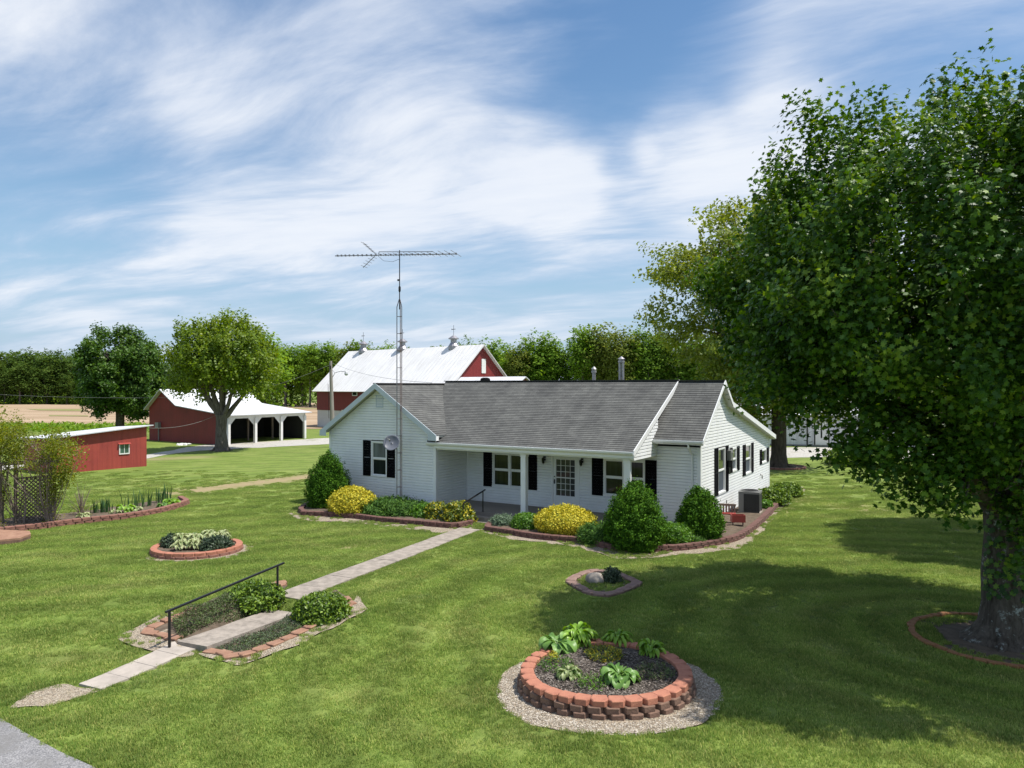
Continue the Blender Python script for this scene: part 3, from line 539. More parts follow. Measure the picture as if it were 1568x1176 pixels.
def shutter(o, d, n, a0, a1, z0, z1):
    g = Geo(); t = .05; wbox(g, o, d, n, a0, a0+t, .012, .052, z0, z1); wbox(g, o, d, n, a1-t, a1, .012, .052, z0, z1)
    for zz in (z0, (z0+z1)/2-t/2, z1-t): wbox(g, o, d, n, a0+t, a1-t, .012, .0515, zz, zz+t)
    z = z0+t
    while z < z1-t-.02:
        if abs(z+.02-(z0+z1)/2) > .045: g.add([P3(o, d, n, a0+t, .044, z), P3(o, d, n, a1-t, .044, z), P3(o, d, n, a1-t, .034, z+.034), P3(o, d, n, a0+t, .034, z+.034)], [(0, 1, 2, 3)])
        z += .036
    wbox(g, o, d, n, a0+t, a1-t, .010, .028, z0+t, z1-t)
    return part('shutter', g, 'black')
Fd, Fn = (1, 0), (0, -1); Sd, Sn = (0, 1), (1, 0)
# wing window
a0, a1 = uf(569, WV), uf(593, WV); wz0, wz1 = zf(728, a0, WV), zf(675, a0, WV)
wingwin = (a0, a1, wz0, wz1)
window((0, WV), Fd, Fn, a0, a1, wz0, wz1, 1, 'curtain', 'glass')
sw = uf(568, WV)-uf(556.5, WV); shutter((0, WV), Fd, Fn, a0-.02-sw, a0-.02, wz0-.02, wz1+.02); shutter((0, WV), Fd, Fn, a1+.02, a1+.02+sw, wz0-.02, wz1+.02)
# porch windows: double window left, double window right
pA = (uf(754.5, 0), uf(807, 0)); pz0 = zf(744, pA[0], 0); pz1 = pz0+1.42
window((0, 0), Fd, Fn, pA[0], pA[1], pz0, pz1, 2, 'glass', 'glass'); shutter((0, 0), Fd, Fn, uf(741, 0), pA[0]-.015, pz0-.03, pz1+.03); shutter((0, 0), Fd, Fn, pA[1]+.015, uf(823, 0), pz0-.03, pz1+.03)
pB = (uf(924.5, 0), uf(988, 0)); window((0, 0), Fd, Fn, pB[0], pB[1], pz0, pz1, 2, 'glass', 'glass'); shutter((0, 0), Fd, Fn, uf(907, 0), pB[0]-.015, pz0-.03, pz1+.03); shutter((0, 0), Fd, Fn, pB[1]+.015, uf(1006, 0), pz0-.03, pz1+.03)
# door
dA = (uf(847.5, 0), uf(885, 0)); dz0, dz1 = 0.30, 2.42
g = Geo(); wbox(g, (0, 0), Fd, Fn, dA[0]-.08, dA[0], -.05, .04, dz0, dz1+.07); wbox(g, (0, 0), Fd, Fn, dA[1], dA[1]+.08, -.05, .04, dz0, dz1+.07); wbox(g, (0, 0), Fd, Fn, dA[0], dA[1], -.05, .039, dz1, dz1+.07)
part('door_frame', g, 'trim')
g = Geo(); ga, gb, g0, g1 = dA[0]+.13, dA[1]-.13, dz0+.52, dz1-.16
for q in ((dA[0]+.005, ga, dz0+.01, dz1-.005), (gb, dA[1]-.005, dz0+.01, dz1-.005), (ga, gb, g1, dz1-.005), (ga, gb, dz0+.01, g0)): wbox(g, (0, 0), Fd, Fn, q[0], q[1], -.02, .022, q[2], q[3])
wbox(g, (0, 0), Fd, Fn, ga+.05, gb-.05, .022, .028, dz0+.12, g0-.10)
for i in (1, 2, 3): x = ga+(gb-ga)*i/4; wbox(g, (0, 0), Fd, Fn, x-.009, x+.009, -.002, .012, g0, g1)
for i in range(1, 6): z = g0+(g1-g0)*i/6; wbox(g, (0, 0), Fd, Fn, ga, gb, -.002, .0115 if i != 3 else .018, z-(.009 if i != 3 else .02), z+(.009 if i != 3 else .02))
door = part('door', g, 'trim'); q = Geo(); wbox(q, (0, 0), Fd, Fn, ga, gb, -.014, -.004, g0, g1); obj('pane', q, MAT['doorglass'], door)
q = Geo(); wbox(q, (0, 0), Fd, Fn, dA[0]+.045, dA[0]+.085, .022, .05, dz0+.98, dz0+1.16); q.tube([(dA[0]+.065, -.05, dz0+1.0), (dA[0]+.065, -.09, dz0+1.04), (dA[0]+.065, -.05, dz0+1.12)], .012, 6); q.lathe((dA[0]+.065, -.03, dz0+1.27), [(0, -.02), (.028, -.02), (.028, .02), (0, .02)], 8); obj('handle', q, MAT['iron'], door)
for x in (uf(834.5, 0), uf(892, 0)):
    z = 2.2; q = Geo(); q.box(x-.05, x+.05, -.03, 0, z-.02, z+.16); q.tube([(x, -.03, z+.10), (x, -.12, z+.17), (x, -.15, z+.11)], .012, 6); q.lathe((x, -.15, z-.16), [(0, 0), (.015, .0), (.02, .03), (.05, .05)], 6); q.lathe((x, -.15, z-.16), [(.07, .22), (.085, .225), (.02, .28), (0, .3)], 6)
    for k in range(6): an = k*PI/3; q.bar((x+.05*math.cos(an), -.15+.05*math.sin(an), z-.11), (x+.07*math.cos(an), -.15+.07*math.sin(an), z+.06), .008)
    l = part('wall_lantern', q, 'iron'); q = Geo(); q.lathe((x, -.15, z-.11), [(.043, 0), (.062, .17)], 6); obj('lantern_glass', q, MAT['glass'], l)
# side wall windows (plane u = 0)
def swin(pl, pr, pt, pb, sl, sr, single=False, **k):
    a0, a1 = vf(pl, 0), vf(pr, 0); z1 = zf(pt, 0, a0); z0 = zf(pb, 0, a0)
    window((0, 0), Sd, Sn, a0, a1, z0, z1, 1, 'sideglass', 'sideglass' if single else 'screen', single)
    shutter((0, 0), Sd, Sn, vf(sl, 0), a0-.015, z0-.03, z1+.03); shutter((0, 0), Sd, Sn, a1+.015, vf(sr, 0), z0-.03, z1+.03); return (a0, a1, z0, z1)
sideh = [swin(1098.5, 1109.5, 687, 757, 1092.5, 1114), swin(1120.3, 1126.8, 686.3, 722, 1115.8, 1131), swin(1140.6, 1148.8, 681.5, 726.5, 1136, 1152.5), swin(1165.6, 1172.5, 689.0, 709.5, 1162.3, 1176, True)]
# --- walls ---
g = Geo()
wtop = WRZ-.17
sid(g, (0, WV), Fd, Fn, FZ, wtop, gable_span(WC, 2.93, wtop-2.93*WSL, WSL), [wingwin]); part('wing_front_wall', g, 'siding')
ftop = 2.78
g = Geo(); sid(g, (0, 0), Fd, Fn, FZ-.06, 2.98, lambda z: (WU1, 0.0), [(pA[0], pA[1], pz0, pz1), (pB[0], pB[1], pz0, pz1), (dA[0], dA[1], dz0-.2, dz1)]); part('front_wall', g, 'siding')
g = Geo(); sid(g, (WU1, 0), (0, -1), (1, 0), FZ, 3.05, lambda z: (0.0, 2.2)); part('porch_end_wall', g, 'siding')
g = Geo(); sid(g, (WU0, 0), (0, 1), (-1, 0), FZ, 3.1, lambda z: (-2.2, 8.0)); part('wing_side_wall', g, 'siding')
def sspan(z):   # right gable with its kinked rear roof; wall top follows the underside of the roof
    dz = .17
    zr = MR[1]-dz; ef = RE[1]+(0-RE[0])*(MR[1]-RE[1])/(MR[0]-RE[0])-dz
    a = 0.0 if z <= ef else (z-ef)/(zr-ef)*MR[0]
    kz = KN[1]-dz; bz = KN[1]-(BW-KN[0])*(KN[1]-BE[1])/(BE[0]-KN[0])-dz
    b = BW if z <= bz else (BW-(z-bz)/(kz-bz)*(BW-KN[0]) if z <= kz else KN[0]-(z-kz)/(zr-kz)*(KN[0]-MR[0]))
    return (min(a, b), b)
g = Geo(); sid(g, (0, 0), Sd, Sn, FZ-.06, MR[1]-.17, sspan, sideh); part('side_gable_wall', g, 'siding')
g = Geo(); sid(g, (0, BW), (-1, 0), (0, 1), FZ-.06, 2.7, lambda z: (0.0, 10.3)); sid(g, (0, 8.0), (-1, 0), (0, 1), FZ, wtop, gable_span(-WC, 2.93, wtop-2.93*WSL, WSL)); part('rear_wall', g, 'siding')
g = Geo(); sid(g, (RU-.03, 0), (0, -1), (1, 0), 2.62, 4.0, lambda z: (-0.05, max(0.0, min(2.3, 2.3-(z-2.72)/0.52))) if z > 2.72 else (-0.05, 2.3)); part('porch_gable_panel', g, 'siding')
# inner walls so that nothing is hollow, foundation, corner boards
g = Geo(); g.box(WU0+.03, WU1-.03, WV+.03, 8.0-.03, 0.02, 3.0); g.box(WU1-.02, -.03, .03, BW-.03, 0.02, 2.72); part('inner_core', g, 'interior')
g = Geo(); g.box(WU0+.02, WU1-.02, WV+.02, 7.98, -.3, FZ+.01); g.box(WU1-.01, -.02, .02, BW-.02, -.3, FZ); part('foundation', g, 'found')
c = .085
for q in ((WU0-.038, WU0+c, WV-.038, WV+.02, FZ, wtop-2.93*WSL-.03), (WU1-c, WU1+.038, WV-.038, WV+.02, FZ, 3.05), (WU1+.001, WU1+.0385, WV+.021, WV+.10, FZ, 2.7), (-c, .038, -.038, .02, FZ-.06, 2.95), (0.001, .0385, .021, .02+c, FZ-.06, 3.15), (.001, .038, BW-c, BW+.038, FZ-.06, 2.58), (WU1+.038, WU1+.095, -.04, .0, .3, 2.7)):
    part('corner_board', Geo().box(*q), 'trim')
# --- roofs ---
g = Geo(); g2 = Geo()
def plane(A, B, C, D): shingles(g, A, B, C, D); slab(g2, A, B, C, D)
ov = .30; el, er = WC-3.2, WC+3.2; ez = WRZ-3.2*WSL; vf0, vb0 = WV-.35, 8.3
plane((er, vf0, ez), (er, vb0, ez), (WC, vb0, WRZ), (WC, vf0, WRZ))
plane((el, vb0, ez), (el, vf0, ez), (WC, vf0, WRZ), (WC, vb0, WRZ))
part('wing_roof', g, 'shingle')
wingslab = g2; g = Geo(); g2 = Geo()
plane((-10.55, PE[0], PE[1]), (RU, PE[0], PE[1]), (RU, MR[0], MR[1]), (-13.1, MR[0], MR[1]))
plane((RU, KN[0], KN[1]), (-13.1, KN[0], KN[1]), (-13.1, MR[0], MR[1]-.001), (RU, MR[0], MR[1]-.001))
plane((.25, BE[0], BE[1]), (-13.1, BE[0], BE[1]), (-13.1, KN[0]-.001, KN[1]-.001), (.25, KN[0]-.001, KN[1]-.001))
rf = part('main_roof', g, 'shingle')
mainslab = g2; g = Geo(); g2 = Geo(); RR = MR[1]-.015
plane((RU-.25, RE[0], RE[1]), (.25, RE[0], RE[1]), (.25, MR[0], RR), (RU-.25, MR[0], RR))
plane((.25, KN[0], KN[1]), (RU, KN[0], KN[1]), (RU, MR[0], RR-.001), (.25, MR[0], RR-.001))
part('end_roof', g, 'shingle')
g3 = Geo()
for q in (wingslab, mainslab, g2):
    for v, f in zip(q.V, q.Fa): pass
    g3.add(np.concatenate(q.V), [tuple(r) for fa in q.Fa for r in fa])
part('roof_deck', g3, 'soffit')
# ridge caps
g = Geo(); g.bar((WC, vf0, WRZ+.012), (WC, 2.4, WRZ+.012), .26, .035); part('ridge_cap', g, 'shingle')
g = Geo(); g.bar((-13.1, MR[0], MR[1]+.012), (RU+.02, MR[0], MR[1]+.012), .26, .035); g.bar((RU+.02, MR[0], RR+.01), (.26, MR[0], RR+.01), .24, .03); part('ridge_cap', g, 'shingle')
# rake boards and fascia
def rake(g, p, q, w=.19, t=.028, out=(0, -1, 0)):
    p = Vector(p); q = Vector(q); o = Vector(out)*t; up = Vector((0, 0, w)); V = [p-up, q-up, q, p, p-up+o, q-up+o, q+o, p+o]
    g.add(V, [(0, 1, 2, 3), (7, 6, 5, 4), (0, 4, 5, 1), (3, 2, 6, 7), (0, 3, 7, 4), (1, 5, 6, 2)])
g = Geo(); rake(g, (el-.02, vf0, ez+.02), (WC, vf0, WRZ+.022), .24); rake(g, (er+.02, vf0, ez+.02), (WC, vf0, WRZ+.021), .24)
for s, e in ((-1, el), (1, er)):   # boxed eave returns
    a = sorted((e, WC+s*2.93)); g.add([(a[0], vf0-.004, ez-.20), (a[1], vf0-.004, ez-.20), (a[1], WV, ez-.20), (a[0], WV, ez-.20)], [(0, 1, 2, 3)])
    x0, x1 = (e, WC+s*2.82) if s < 0 else (WC+s*2.82, e); zt = lambda x: WRZ-abs(x-WC)*WSL-.02
    g.add([(x0, vf0-.03, ez-.2), (x1, vf0-.03, ez-.2), (x1, vf0-.03, zt(x1)), (x0, vf0-.03, zt(x0))], [(0, 1, 2, 3)])
part('wing_rake_board', g, 'trim_grey')
g = Geo(); u = RU; rake(g, (u, PE[0]-.03, PE[1]+.025), (u, MR[0], MR[1]+.03), .21, .03, (1, 0, 0)); part('porch_rake_board', g, 'trim')
g = Geo(); u = .25; rake(g, (u, RE[0]-.02, RE[1]+.02), (u, MR[0], MR[1]+.01), .17, .028, (1, 0, 0)); rake(g, (u, MR[0], MR[1]+.0101), (u, KN[0], KN[1]+.02), .17, .028, (1, 0, 0)); rake(g, (u, KN[0], KN[1]+.02), (u, BE[0]+.03, BE[1]+.02), .2, .028, (1, 0, 0)); part('gable_rake_board', g, 'trim')
g = Geo(); sl = (KN[1]-BE[1])/(BE[0]-KN[0])
def sof(v0, z0, v1, z1): g.add([(0.0, v0, z0-.175), (.25, v0, z0-.175), (.25, v1, z1-.175), (0.0, v1, z1-.175)], [(0, 1, 2, 3)])
sof(RE[0], RE[1], MR[0], MR[1]); sof(MR[0], MR[1], KN[0], KN[1]); sof(KN[0], KN[1], BE[0], BE[1])
g.add([(RU, RE[0], RE[1]-.16), (.25, RE[0], RE[1]-.16), (.25, 0, RE[1]-.16), (RU, 0, RE[1]-.16)], [(0, 1, 2, 3)])
g.add([(WU1, PE[0]+.05, 2.72), (RU, PE[0]+.05, 2.72), (RU, -.01, 2.72), (WU1, -.01, 2.72)], [(0, 1, 2, 3)])
part('soffit', g, 'soffit')
for q in ((-10.2, RU, PE[0]+.02, PE[0]+.06, PE[1]-.24, PE[1]-.01), (RU, .25, RE[0]+.01, RE[0]+.035, RE[1]-.17, RE[1]-.01), (-13, .25, BE[0]-.03, BE[0], BE[1]-.2, BE[1]-.01), (er-.03, er-.004, vf0, -2.35, ez-.2, ez-.012)): part('fascia', Geo().box(*q), 'trim')
part('porch_beam', Geo().box(-10.15, RU-.02, -2.24, -2.04, 2.63, 2.74), 'trim')
def gutter(g, x0, x1, v, z, s=-1):
    prof = [(0, 0), (0, -.10), (s*.05, -.115), (s*.10, -.07), (s*.115, -.005), (s*.105, -.005), (s*.09, -.065), (s*.05, -.10), (s*.01, -.09), (s*.01, 0)]
    V = [(x, v+a, z+b) for x in (x0, x1) for a, b in prof]; k = len(prof); g.add(V, [(i, (i+1) % k, k+(i+1) % k, k+i) for i in range(k)]); g.add([V[i] for i in range(k)], [tuple(range(k))]); g.add([V[k+i] for i in range(k)], [tuple(reversed(range(k)))])
g = Geo(); gutter(g, -10.55, RU+.01, PE[0]+.018, PE[1]-.02); part('gutter', g, 'trim')
g = Geo(); gutter(g, RU-.02, .27, RE[0]+.008, RE[1]-.02); part('gutter', g, 'trim')
g = Geo(); x = -.27; g.tube([(x, RE[0]-.03, 3.10), (x, RE[0]-.03, 3.0), (x, -.08, 2.72), (x, -.07, 2.5), (x, -.07, .45), (x, -.2, .38)], .038, 6); part('downspout', g, 'trim')
g = Geo(); x = uf(967.5, -2.0); g.tube([(x+.0, -2.30, 2.80), (x, -2.16, 2.6), (x, -2.16, .35)], .035, 6); part('downspout', g, 'trim')
# porch posts, floor, steps
for px in (803, 961.0):
    x = uf(px, -2.05); g = Geo(); s = .105; g.box(x-s, x+s, -2.05-s, -2.05+s, .30, 2.64); g.box(x-s-.02, x+s+.02, -2.07-s, -2.03+s, .301, .42); g.box(x-s-.02, x+s+.02, -2.07-s, -2.03+s, 2.52, 2.63); part('porch_post', g, 'trim')
g = Geo(); g.box(WU1+.01, RU+.25, -2.32, -.001, .12, .30); g.box(WU1+.01, RU+.2, -2.24, 0, -.2, .12); part('porch_floor', g, 'porchfloor')
SU0, SU1 = uf(720, -2.7), uf(757, -2.7)
g = Geo(); g.box(SU0-.1, SU1+.1, -2.68, -2.321, -.1, .15); part('porch_step', g, 'concrete'); 
g = Geo(); g.box(SU0-.1, SU1+.1, -3.02, -2.682, -.1, .045); part('porch_step', g, 'concrete')
# vents, pipes, meter
g = Geo(); a0, a1 = uf(576.5, WV), uf(587.5, WV); z0, z1 = zf(624, a0, WV), zf(605, a0, WV)
wbox(g, (0, WV), Fd, Fn, a0, a0+.035, 0, .04, z0, z1); wbox(g, (0, WV), Fd, Fn, a1-.035, a1, 0, .04, z0, z1); wbox(g, (0, WV), Fd, Fn, a0, a1, 0, .039, z0, z0+.035); wbox(g, (0, WV), Fd, Fn, a0, a1, 0, .039, z1-.035, z1)
z = z0+.03
while z < z1-.05: g.add([(a0+.03, WV-.036, z), (a1-.03, WV-.036, z), (a1-.03, WV-.010, z+.05), (a0+.03, WV-.010, z+.05)], [(0, 1, 2, 3)]); z += .045
part('gable_vent', g, 'trim_grey')
g = Geo(); vz = 4.35
for i in range(8): w = .02+.022*(8-i); g.add([(.04, 2.35-w, vz+i*.05), (.04, 2.35+w, vz+i*.05), (.015, 2.35+w-.02, vz+i*.05+.045), (.015, 2.35-w+.02, vz+i*.05+.045)], [(0, 1, 2, 3)])
g.box(.0, .035, 2.12, 2.58, vz-.04, vz-.005); part('gable_vent', g, 'trim')
def pipe(px, py_top, v, r, mat, cap=True, two=False):
    u = uf(px, v); zt = zf(py_top, u, v); zb = 4.6; g = Geo()
    if two:
        g.tube([(u-.07, v, zb), (u-.07, v, zt-.28)], .055, 10); g.tube([(u+.07, v, zb), (u+.07, v, zt-.28)], .055, 10)
    else: g.tube([(u, v, zb), (u, v, zt-.22)], r, 12)
    g.lathe((u, v, zt-.3), [(r*.9, 0), (r*1.5, .03), (r*1.5, .10), (r*1.1, .12), (r*1.1, .17), (r*1.7, .18), (r*.5, .27), (0, .30)], 14); part('flue_pipe', g, mat, smooth=False)
pipe(909.5, 561, 3.2, .075, 'galv'); pipe(951.5, 545.5, 3.6, .095, 'galv', two=True)
u = uf(743, 3.0); g = Geo(); g.lathe((u, 3.0, 4.9), [(.16, 0), (.16, .50), (.22, .52), (.24, .58), (.21, .66), (.12, .69), (0, .7)], 14); part('roof_vent', g, 'black')
g = Geo(); v = vf(1121, .2); z = zf(697, .15, v); g.box(.02, .20, v-.17, v+.17, z-.2, z+.2); g.lathe((.22, v, z+.02), [(0, .1), (.1, .1)], 10); q = part('electric_meter', g, 'acgrey')
g = Geo(); g.tube([(.07, v-.02, z-.2), (.07, v-.02, z-.55)], .035, 8); g.box(.02, .12, v-.13, v+.05, z-.75, z-.5); obj('conduit', g, MAT['iron'], q)
g = Geo(); v = vf(1163, 0); g.tube([(.03, v, 1.1), (.12, v, 1.05), (.12, v, .9)], .03, 6); part('wall_tap', g, 'acgrey')
g = Geo(); v = vf(1111, 0); g.tube([(.04, v, .65), (.04, v, .2), (.3, v-.1, .12)], .025, 6); part('conduit', g, 'acgrey')
# ---------------- porch handrail, walk handrail ----------------
def rail(name, p0, p1, over0, over1, label):
    g = Geo(); (a, at0), (b, bt0) = p0, p1; a = Vector(a); b = Vector(b); at_ = Vector((a.x, a.y, at0)); bt = Vector((b.x, b.y, bt0)); d = (bt-at_)
    t = thing(name, a, 0, label, 'handrail'); inv = lambda p: Vector(p)-a
    for base, top in ((a, at_), (b, bt)):
        q = Geo(); q.bar(inv(base)-Vector((0, 0, .05)), inv(top), .045); q.box(*(inv(base).x-.05, inv(base).x+.05), *(inv(base).y-.05, inv(base).y+.05), inv(base).z+.002, inv(base).z+.012); obj('post', q, MAT['iron'], t)
    q = Geo(); q.bar(inv(at_-d*over0), inv(bt+d*over1), .05, .04); obj('top_rail', q, MAT['iron'], t); return t
# ---------------- paths ----------------
def slab_poly(name, px, z_top, th, mat, joints=None):
    P = [gp(*q) for q in px]; return P
def prism(g, pts, z0, z1, rnd=None):
    """pts counter-clockwise outline; z1 may be a list of heights"""
    n = len(pts); zt = z1 if hasattr(z1, '__len__') else [z1]*n
    V = [(p[0], p[1], z0) for p in pts]+[(p[0], p[1], z) for p, z in zip(pts, zt)]
    g.add(V, [tuple(reversed(range(n))), tuple(range(n, 2*n))]+[(i, (i+1) % n, n+(i+1) % n, n+i) for i in range(n)], rnd); return g
def ccw(P):
    a = sum(P[i-1][0]*P[i][1]-P[i][0]*P[i-1][1] for i in range(len(P))); return P if a > 0 else P[::-1]
def lerp2(a, b, t): return (a[0]+(b[0]-a[0])*t, a[1]+(b[1]-a[1])*t)
def walk(name, L0, L1, R0, R1, n, top, th, mat, wob=0.02, **k):
    g = Geo(); tp = top if callable(top) else (lambda x, y: top); gap = 0.006
    for i in range(n):
        t0, t1 = i/n+gap/n, (i+1)/n-gap/n; m = 5; A = [lerp2(L0, L1, t0+(t1-t0)*j/m) for j in range(m+1)]; B = [lerp2(R0, R1, t0+(t1-t0)*j/m) for j in range(m+1)]
        A = [(x+wob*n3(x*2, y*2, 1), y+wob*n3(x*2, y*2, 4)) for x, y in A]; B = [(x+wob*n3(x*2, y*2, 1), y+wob*n3(x*2, y*2, 4)) for x, y in B]
        P = ccw(A+B[::-1]); ti = 0.004*random.uniform(-1, 1); zs = [tp(x, y)+ti for x, y in P]; prism(g, P, min(zs)-th, zs)
    return obj(name, g, MAT[mat], kind='structure', **k)
ul0, ul1 = gp(417, 920.5), gp(704, 809.5); _d = Vector((ul1[0]-ul0[0], ul1[1]-ul0[1])).normalized(); 
addw = lambda p, w=.84: (p[0]+_d.y*w, p[1]-_d.x*w)+tuple(p[2:]); ur0, ur1 = addw(ul0), addw(ul1)
walk('sidewalk', ul0, ul1, ur0, ur1, 9, lambda x, y: float(T(x, y))+.045 if y > 19.5 else .04, .16, 'concrete'); EXC.append(ccw([ul0, ur0, ur1, ul1]))
def gz(px, py, z): Y = (H-z)*F/(py-HY); return ((px-CX)/F*Y, Y, z)
ml0, ml1 = gz(271.8, 982, -.12), gz(414.7, 932, -.12); mr0, mr1 = addw(ml0, .80), addw(ml1, .80)
walk('stepped_path', ml0, ml1, mr0, mr1, 1, -.12, .2, 'concrete'); EXC.append(ccw([ml0[:2], mr0[:2], mr1[:2], ml1[:2]]))
ll0, ll1 = gz(120, 1048, -.31), gz(275, 990, -.31); lr0, lr1 = addw(ll0, .60), addw(ll1, .66)
walk('sidewalk', ll0, ll1, lr0, lr1, 4, lambda x, y: float(T(x, y))+.04, .1, 'concrete_new', .008); EXC.append(ccw([ll0[:2], lr0[:2], lr1[:2], ll1[:2]]))
gv = [gp(*q) for q in ((120, 1048), (143, 1060), (100, 1076), (60, 1083), (24, 1087), (22, 1079), (40, 1068), (80, 1056))]
sheet('gravel_path', smoothpoly(gv, 5, .16), MAT['gravel'], .022, sub=.3); EXC.append([p[:2] for p in gv])
# ---------------- stone borders ----------------
def block_geo(w, d, h, kind='wall', seed=0):
    """block with local x along the wall, y towards the outer face"""
    r = random.Random(seed); g = Geo(); j = lambda a: r.uniform(-a, a)
    if kind == 'scallop': fp = [(-.40*w, -.5*d), (.40*w, -.5*d), (.49*w, .12*d), (.30*w, .5*d), (-.30*w, .5*d), (-.49*w, .12*d)]
    elif kind == 'wall': fp = [(-.46*w, -.5*d), (.46*w, -.5*d), (.49*w, .36*d), (.40*w, .48*d), (0, .5*d+j(.01)), (-.40*w, .48*d), (-.49*w, .36*d)]
    else: fp = [(-.47*w+j(.02), -.5*d+j(.02)), (.45*w+j(.02), -.5*d+j(.02)), (.5*w+j(.01), j(.03)), (.44*w+j(.02), .5*d+j(.03)), (-.45*w+j(.02), .5*d+j(.03)), (-.5*w+j(.01), j(.03))]
    n = len(fp); b = .012; ins = [(x*(1-2*b/w), y*(1-2*b/d)) for x, y in fp]; rw = .006 if kind != 'flat' else .012
    V = [(x+j(rw), y+j(rw), 0) for x, y in fp]+[(x+j(rw), y+j(rw), h-b) for x, y in fp]+[(x, y, h+j(rw*.5)) for x, y in ins]
    return g.add(V, [(i, (i+1) % n, n+(i+1) % n, n+i) for i in range(n)]+[(n+i, n+(i+1) % n, 2*n+(i+1) % n, 2*n+i) for i in range(n)]+[tuple(range(2*n, 3*n))], r.random())
PROTO = {}
def block_mesh(w, d, h, kind, mat, v):
    k = (round(w, 2), d, h, kind, mat, v)
    if k not in PROTO: m = block_geo(w, d, h, kind, v*7+3).mesh('stone_block'); m.materials.append(MAT[mat]); PROTO[k] = m
    return PROTO[k]
def resample(P, step):
    P = [np.array(p[:2], float) for p in P]; L = [0]
    for a, b in zip(P[:-1], P[1:]): L.append(L[-1]+np.hypot(*(b-a)))
    n = max(1, round(L[-1]/step)); out = []
    for i in range(n):
        s = (i+.5)*L[-1]/n; k = max(0, min(len(P)-2, int(np.searchsorted(L, s))-1)); t = (s-L[k])/max(1e-6, L[k+1]-L[k]); d = P[k+1]-P[k]; out.append((P[k]+d*t, math.atan2(d[1], d[0])))
    return out, L[-1]/n
def border(parent, path, mats, h=.1, w=.3, d=.2, kind='wall', z0=0.0, outer=1, step_in=.015, name='stone_block', gap=1.0, jit=0.0, single_from=99):
    """courses of blocks along a path; outer=+1: outside lies to the right of travel"""
    o = parent.location
    for c, mt in enumerate(mats):
        pts, st = resample(path, w*gap); off = (c % 2)*.5; merged = Geo() if c >= single_from else None
        if off and len(pts) > 3: P2, _ = resample(path, st/2); pts = P2[1::2][:-1] if len(P2) > 4 else pts; pts = [P2[i] for i in range(2, len(P2)-1, 2)]
        for i, (p, an) in enumerate(pts):
            n = np.array([math.sin(an), -math.cos(an)])*outer; q = p-n*(d/2+step_in*c); z = float(T(*q))+z0+c*h+random.uniform(-jit, jit)*.4
            rz = an+(PI if outer > 0 else 0)+random.uniform(-.03, .03)-jit*random.uniform(-2, 2)
            ob = bpy.data.objects.new(name, block_mesh(st*(.955 if kind == 'scallop' else .985), d, h, kind, mt, i % 5)); COL.objects.link(ob); ob.parent = parent
            ob.location = (q[0]-o.x, q[1]-o.y, z-o.z); ob.rotation_euler = (random.uniform(-.02, .02)+jit*random.uniform(-1, 1), random.uniform(-.02, .02)+jit*random.uniform(-1, 1), rz)
def soil(parent, pts, z, mat, mound=0.0, name='soil', bump=.03, n=None):
    me = bpy.data.meshes.new(name); bm = bmesh.new(); o = parent.location
    P = ccw([p[:2] for p in pts]); xs = [p[0] for p in P]; ys = [p[1] for p in P]; st = max((max(xs)-min(xs)), (max(ys)-min(ys)))/(n or 40)
    bm.faces.new([bm.verts.new((p[0], p[1], 0)) for p in P]); bmesh.ops.triangulate(bm, faces=bm.faces[:])
    for _ in range(5):
        es = [e for e in bm.edges if e.calc_length() > st]
        if not es or len(bm.verts) > 9000: break
        bmesh.ops.subdivide_edges(bm, edges=es, cuts=1); bmesh.ops.triangulate(bm, faces=[f for f in bm.faces if len(f.verts) > 3])
    for v in bm.verts: v.co = (v.co.x-o.x, v.co.y-o.y, float(T(v.co.x, v.co.y))+z+bump*n3(v.co.x*4, v.co.y*4, 1)+bump*.5*n3(v.co.x*11, v.co.y*11, 3)-o.z)
    bm.normal_update()
    for f in bm.faces:
        if f.normal.z < 0: f.normal_flip()
    bm.to_mesh(me); bm.free(); me.materials.append(MAT[mat]); ob = bpy.data.objects.new(name, me); COL.objects.link(ob); ob.parent = parent; return ob
def circ(cx, cy, rx, ry, n=60, a0=0, ph=0): return [(cx+rx*math.cos(a0+2*PI*i/n), cy+ry*math.sin(a0+2*PI*i/n)) for i in range(n+1)]
